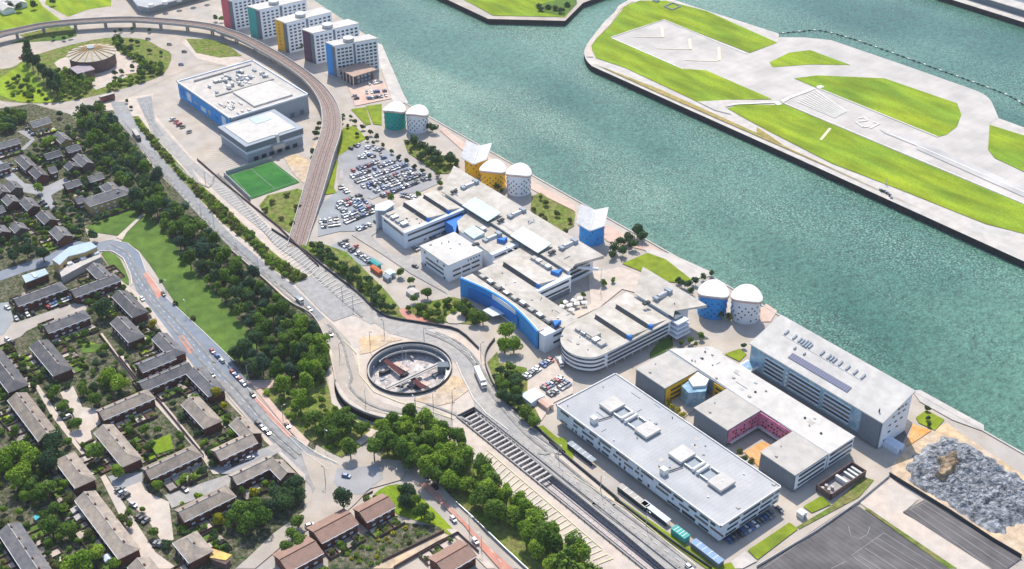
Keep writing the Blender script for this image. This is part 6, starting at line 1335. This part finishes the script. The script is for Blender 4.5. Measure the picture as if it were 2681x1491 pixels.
row('a3 1440,1190 1560,1260', 5, 'the upper side of the small car park', .6)
row('b0 640,1290 740,1240', 5, 'the shaded bays below the banded wing', .9)
row('b0 740,1190 960,1110', 8, 'the court behind the white box hall', .8)
row('d0 1970,600 2270,395', 11, 'the diagonal row of the staff car park', .92, wheels=True)
row('d0 2170,720 2400,590', 8, 'the middle row of the staff car park', .95, wheels=True)
row('d0 2240,790 2470,650', 8, 'the lower row of the staff car park', .9, wheels=True)
row('d0 2330,370 2380,470', 2, 'the strip beside the rounded block', .9, True, True)
row('a1 1510,870 1560,950', 3, 'the left bays of the pavilion yard', .9)
row('a1 1640,880 1840,860', 9, 'the upper row of the pavilion yard', .8)
row('a1 1650,935 1840,905', 9, 'the lower row of the pavilion yard', .8)
row('a1 1660,800 1790,775', 6, 'the top row of the pavilion yard', .8)
row('a0 1610,1120 1790,1260', 6, 'the customer bays of the large store', .7)
row('a2 1560,20 1700,120', 4, 'the lower customer bays of the large store', .5)
row('d3 1440,1185 1980,855', 16, 'the shaded bays at the end of the long block', .75, wheels=True)
row('c2 210,70 370,230', 3, 'the kerbside line above the bus lane', 1, True, True)
row('c2 440,310 600,470', 4, 'the kerbside line by the belt tip', 1, True, True)
row('c2 700,860 870,1010', 3, 'the kerbside line by the corner terrace', 1, True, True)
row('c2 360,1380 690,1250', 4, 'the bay fronted terrace court', 1, True, True)
row('b2 130,860 340,790', 4, 'the lane below the car fronted terrace', 1, False, True)
row('b2 440,750 660,660', 8, 'the forecourt of the car fronted terrace', .9, False, True)
row('c1 1290,560 1400,660', 3, 'the top of the parking court', 1, False, True)
row('c1 1500,860 1620,930', 3, 'the middle of the parking court', 1, False, True)
row('c1 1690,1150 1830,1190', 3, 'the bottom of the parking court', 1, False, True)
row('c0 600,640 760,840', 4, 'the frontage of the small trees', .8, False, True)
row('a2 250,130 330,210', 3, 'the drive below the tan brick house', .9, False, True)
row('a2 90,470 170,570', 4, 'the lane left of the brick row', .9, False, True)
row('a2 380,820 450,900', 3, 'the drive beside the red gable', .8, False, True)
row('b2 50,1040 180,1110', 3, 'the left court by the alley', .8, True, True)
for s_, ang, c, lab in (('c2 235,350',-.05,'grey','dark grey car parked on the pavement by the corner terrace'),('c2 675,565',-.05,'black','black car parked beside the start of the red bus lane'),
   ('c2 1055,905',-.05,'black','black car parked beside the lamp at the bus lane end'),('c3 1700,420',.6,'blue','blue car in the tree shadow on the junction'),
   ('b2 1335,660',-.1,'white','white car parked by the road below the lawn triangle'),('b2 1535,615',-.1,'black','black car parked beside the upper red bus lane'),
   ('b3 955,990',-.3,'black','dark car driving on the tan carriageway left of the roundabout'),('b3 755,760',0,'white','white car driving down the western carriageway'),
   ('c1 1460,735',.3,'silver','silver car parked alone in the middle of the parking court'),('c3 1300,960',1.3,'silver','silver car parked beside the middle brown terrace'),
   ('d1 780,890',-.1,'silver','silver car driving on the cycle track road'),('d1 1020,1130',-.1,'white','white car parked at the pavement by the bottom brown terrace'),
   ('d1 490,450',-.1,'grey','grey car parked under the roadside trees at the junction'),('d1 580,540',-.1,'black','black car parked under the roadside trees'),
   ('a0 1590,420',.8,'grey','grey car on the street below the viaduct'),('a0 1730,490',.8,'black','black car crossing toward the upper roundabout'),('a0 1390,370',1,'grey','grey car entering the upper roundabout'),
   ('a0 1700,610',.9,'blue','blue car leaving the upper roundabout'),('a0 200,550',.4,'red','red car on the left arm of the upper roundabout'),('c1 2020,570',.25,'black','black car parked on the forecourt road'),
   ('d3 1090,1420',-.05,'white','white car driving on the carriageway at the bottom edge'),('b2 70,745',.3,'white','white car parked at the left end of the lane'),('b3 1745,355',.3,'black','black car parked beside the white box hall')):
    x, y = G(s_, .5)[0]; car(x, y, ang, c, lab, None)
def lorry(s_, ang, L, B_, h, cabc, boxm, label, name='lorry', cat='lorry', bus=False):
    x, y = G(s_, .6)[0]; t = thing(name, label, cat, (x, y, .4), None, ang)
    if bus:
        o = link('body', M().box(-L/2,L/2,-B_/2,B_/2,.4,h).mesh('body', m_paint), t); o.color = (*cabc, 1)
        for z in (1.5, 3.0) if h > 4 else (1.4,): link('window_band', M().box(-L/2+.4,L/2-.1,-B_/2-.03,B_/2+.03,z,z+.8).mesh('window_band', m_glass), t)
        link('roof', M().box(-L/2+.1,L/2-.1,-B_/2+.1,B_/2-.1,h,h+.12).mesh('roof', m_conc), t)
    else:
        link('trailer', M().box(-L/2,L/2-2.4,-B_/2,B_/2,1.0,h).mesh('trailer', boxm), t); o = link('cab', M().box(L/2-2.1,L/2,-B_/2+.05,B_/2-.05,.5,2.9).mesh('cab', m_paint), t); o.color = (*cabc, 1)
        link('windscreen', M().box(L/2-.8,L/2+.03,-B_/2+.15,B_/2-.15,1.7,2.5).mesh('windscreen', m_glass), t); link('chassis', M().box(-L/2+.3,L/2-.3,-.5,.5,.6,1.0).mesh('chassis', m_dmetal), t)
    wm = M().bar((0,-.15,0), (0,.15,0), .5, 12).mesh('wheel', m_dmetal)
    for a in (-L/2+1.4, -L/2+2.7, L/2-1.3):
        for q in (-B_/2+.15, B_/2-.15): link('wheel', wm, t, (a, q, .5))
    return t
def heading(sa, sb): a, b = G(sa+' '+sb); return math.atan2(b[1]-a[1], b[0]-a[0])
lorry('d0 1495,610', heading('d0 1450,500','1545,710'), 15, 2.7, 4.0, (.8,.8,.8), m_white, 'white articulated lorry rounding the right side of the roundabout')
lorry('a2 1285,215', heading('a2 1245,150','1320,260'), 14, 2.7, 3.8, (.02,.02,.03), m_conc, 'pale boxed lorry on the western carriageway beside the dark belt')
lorry('a0 1010,940', heading('a0 945,960','1070,925'), 11, 2.6, 4.3, (.25,.02,.02), None, 'dark red double decker bus on the upper roundabout', 'bus', 'bus', True)
lorry('d2 245,190', heading('d2 215,150','245,240'), 6, 2.2, 2.6, (.8,.8,.8), m_white, 'small white van beside the rounded white block', 'van', 'van')
lorry('b3 660,680', heading('b3 620,650','700,710'), 6, 2.2, 2.4, (.7,.7,.72), m_mwall, 'silver van on the western carriageway near the belt end', 'van', 'van')
# ================================================================== LAMPS AND POLES
def lampmeshes(h, arm, two):
    p = M().cyl(0,0,0,h,.16,7,0,.09); a = M().bar((0,0,h-.1),(arm,0,h+.25),.07,5); hd = M().box(arm-.2,arm+.8,-.18,.18,h+.15,h+.33)
    if two: a.bar((0,0,h-.1),(-arm,0,h+.25),.07,5); 
    return p.mesh('post', m_metal), a.mesh('arm', m_metal), hd.mesh('lamp_head', m_white)
LP = lampmeshes(9, 1.4, False)
LPD = (LP[0].copy(), LP[1].copy(), LP[2].copy())
for q in LPD: q.materials[0] = m_brown
lamps = [('d0 290,230','left tip of the dry roundabout island',1),('d0 445,120','upper dry roundabout island',1),('d0 880,190','upper rim of the station well',1),('d0 1190,880','lower dry roundabout island',1),('d0 785,960','lower rim road of the roundabout',0),('d0 980,915','lower island beside the slip',1),('d0 240,870','lower left ring road',0),('d0 1500,370','right edge of the ring road',1),('d0 1180,1040','head of the railway cutting',1),
 ('d1 1250,510','yellow hatched bays, upper',0),('d1 1710,900','yellow hatched bays, middle',0),('d1 2205,1330','yellow hatched bays, lower',0),('d1 995,320','edge of the roadside trees',1),('d1 2390,560','carriageway by the yellow verge',0),('d3 260,700','carriageway beside the beige shelter',0),('d3 685,1030','carriageway beside the green container',0),('d3 95,1300','bottom hatched bays',0),
 ('d1 1930,230','verge above the cycle shelter',0),('b3 420,650','bottom of the dark belt',0),('b3 75,230','pale verge of the western carriageway, lower',0),('b3 280,400','pale verge by the belt middle',0),('a3 100,960','western carriageway by the belt trees',0),('a3 220,1060','western carriageway below the belt trees',0),('a3 420,1310','western carriageway above the bridge',0),('a3 140,660','top of the hatched carriageway',1),
 ('b3 1165,760','end of the white hatching',1),('b3 1065,670','middle of the bare bridge deck',1),('b3 1040,1215','tan carriageway left of the well',1),('c2 630,400','kerb by the red path',0),('c2 1010,850','bus lane pavement',0),('c2 1480,1100','junction end of the clump',0),('b2 1560,600','strip pavement upper',0),('b2 1760,810','strip pavement middle',0),
 ('c2 2460,740','sunken road rim',0),('d1 955,1010','cycle track pavement',0),('d1 1090,1230','cycle track lower pavement',0),('b1 1695,860','campus square',0),('e2 440,440','campus square edge',0),('b1 1580,720','tail of the spine roof',0),('c3 1475,500','junction island',1),('b2 2320,1380','kerb by the belt tip',0)]
for s_, wh, dk in lamps:
    x, y = G(s_)[0]; t = thing('street_lamp', '%s lamp post at the %s' % ('dark' if dk else 'thin grey', wh), 'street lamp', (x, y, .2), 'street lamps', random.choice((0, math.pi, 1.57)))
    for nm, me in zip(('post','arm','lamp_head'), LPD if dk else LP): link(nm, me, t)

# ================================================================== AIR
hz = bpy.data.materials.new('haze'); hz.use_nodes = True; n_ = hz.node_tree.nodes; n_.remove(n_['Principled BSDF'])
pv = n_.new('ShaderNodeVolumePrincipled'); pv.inputs['Color'].default_value = (.92,.95,1,1); pv.inputs['Density'].default_value = .00005; pv.inputs['Anisotropy'].default_value = .2
hz.node_tree.links.new(pv.outputs[0], n_['Material Output'].inputs['Volume'])
hb = M().box(-5900, 3900, -4100, 3900, -8.0, 420); tag(link('haze', hb.mesh('haze', hz)), 'thin pale air haze over the dock and the airfield', 'haze', kind='stuff')

for i, q in enumerate('b1 1330,1085 b1 1360,1045 b1 1400,1075 b1 1440,1030 b1 1470,1060 b1 1500,1010 b1 1420,1120 b1 1540,1050'.split(' b1 ')):
    x, y = G(('b1 ' if not q.startswith('b1') else '')+q, 2.4)[0]
    t = thing('parasol', 'white square parasol, %s from the left on the campus square' % ordw(i), 'parasol', (x, y, .4), 'parasols on the campus square', random.uniform(0, 1.5))
    link('canopy', M().add([(-1.5,-1.5,2.3),(1.5,-1.5,2.3),(1.5,1.5,2.3),(-1.5,1.5,2.3),(0,0,3.0)], [(0,1,4),(1,2,4),(2,3,4),(3,0,4)]).mesh('canopy', m_white), t); link('pole', M().cyl(0,0,0,2.6,.06,6).mesh('pole', m_metal), t)
    link('table', M().cyl(0,0,.6,.75,.7,10).mesh('table', m_mwall), t)
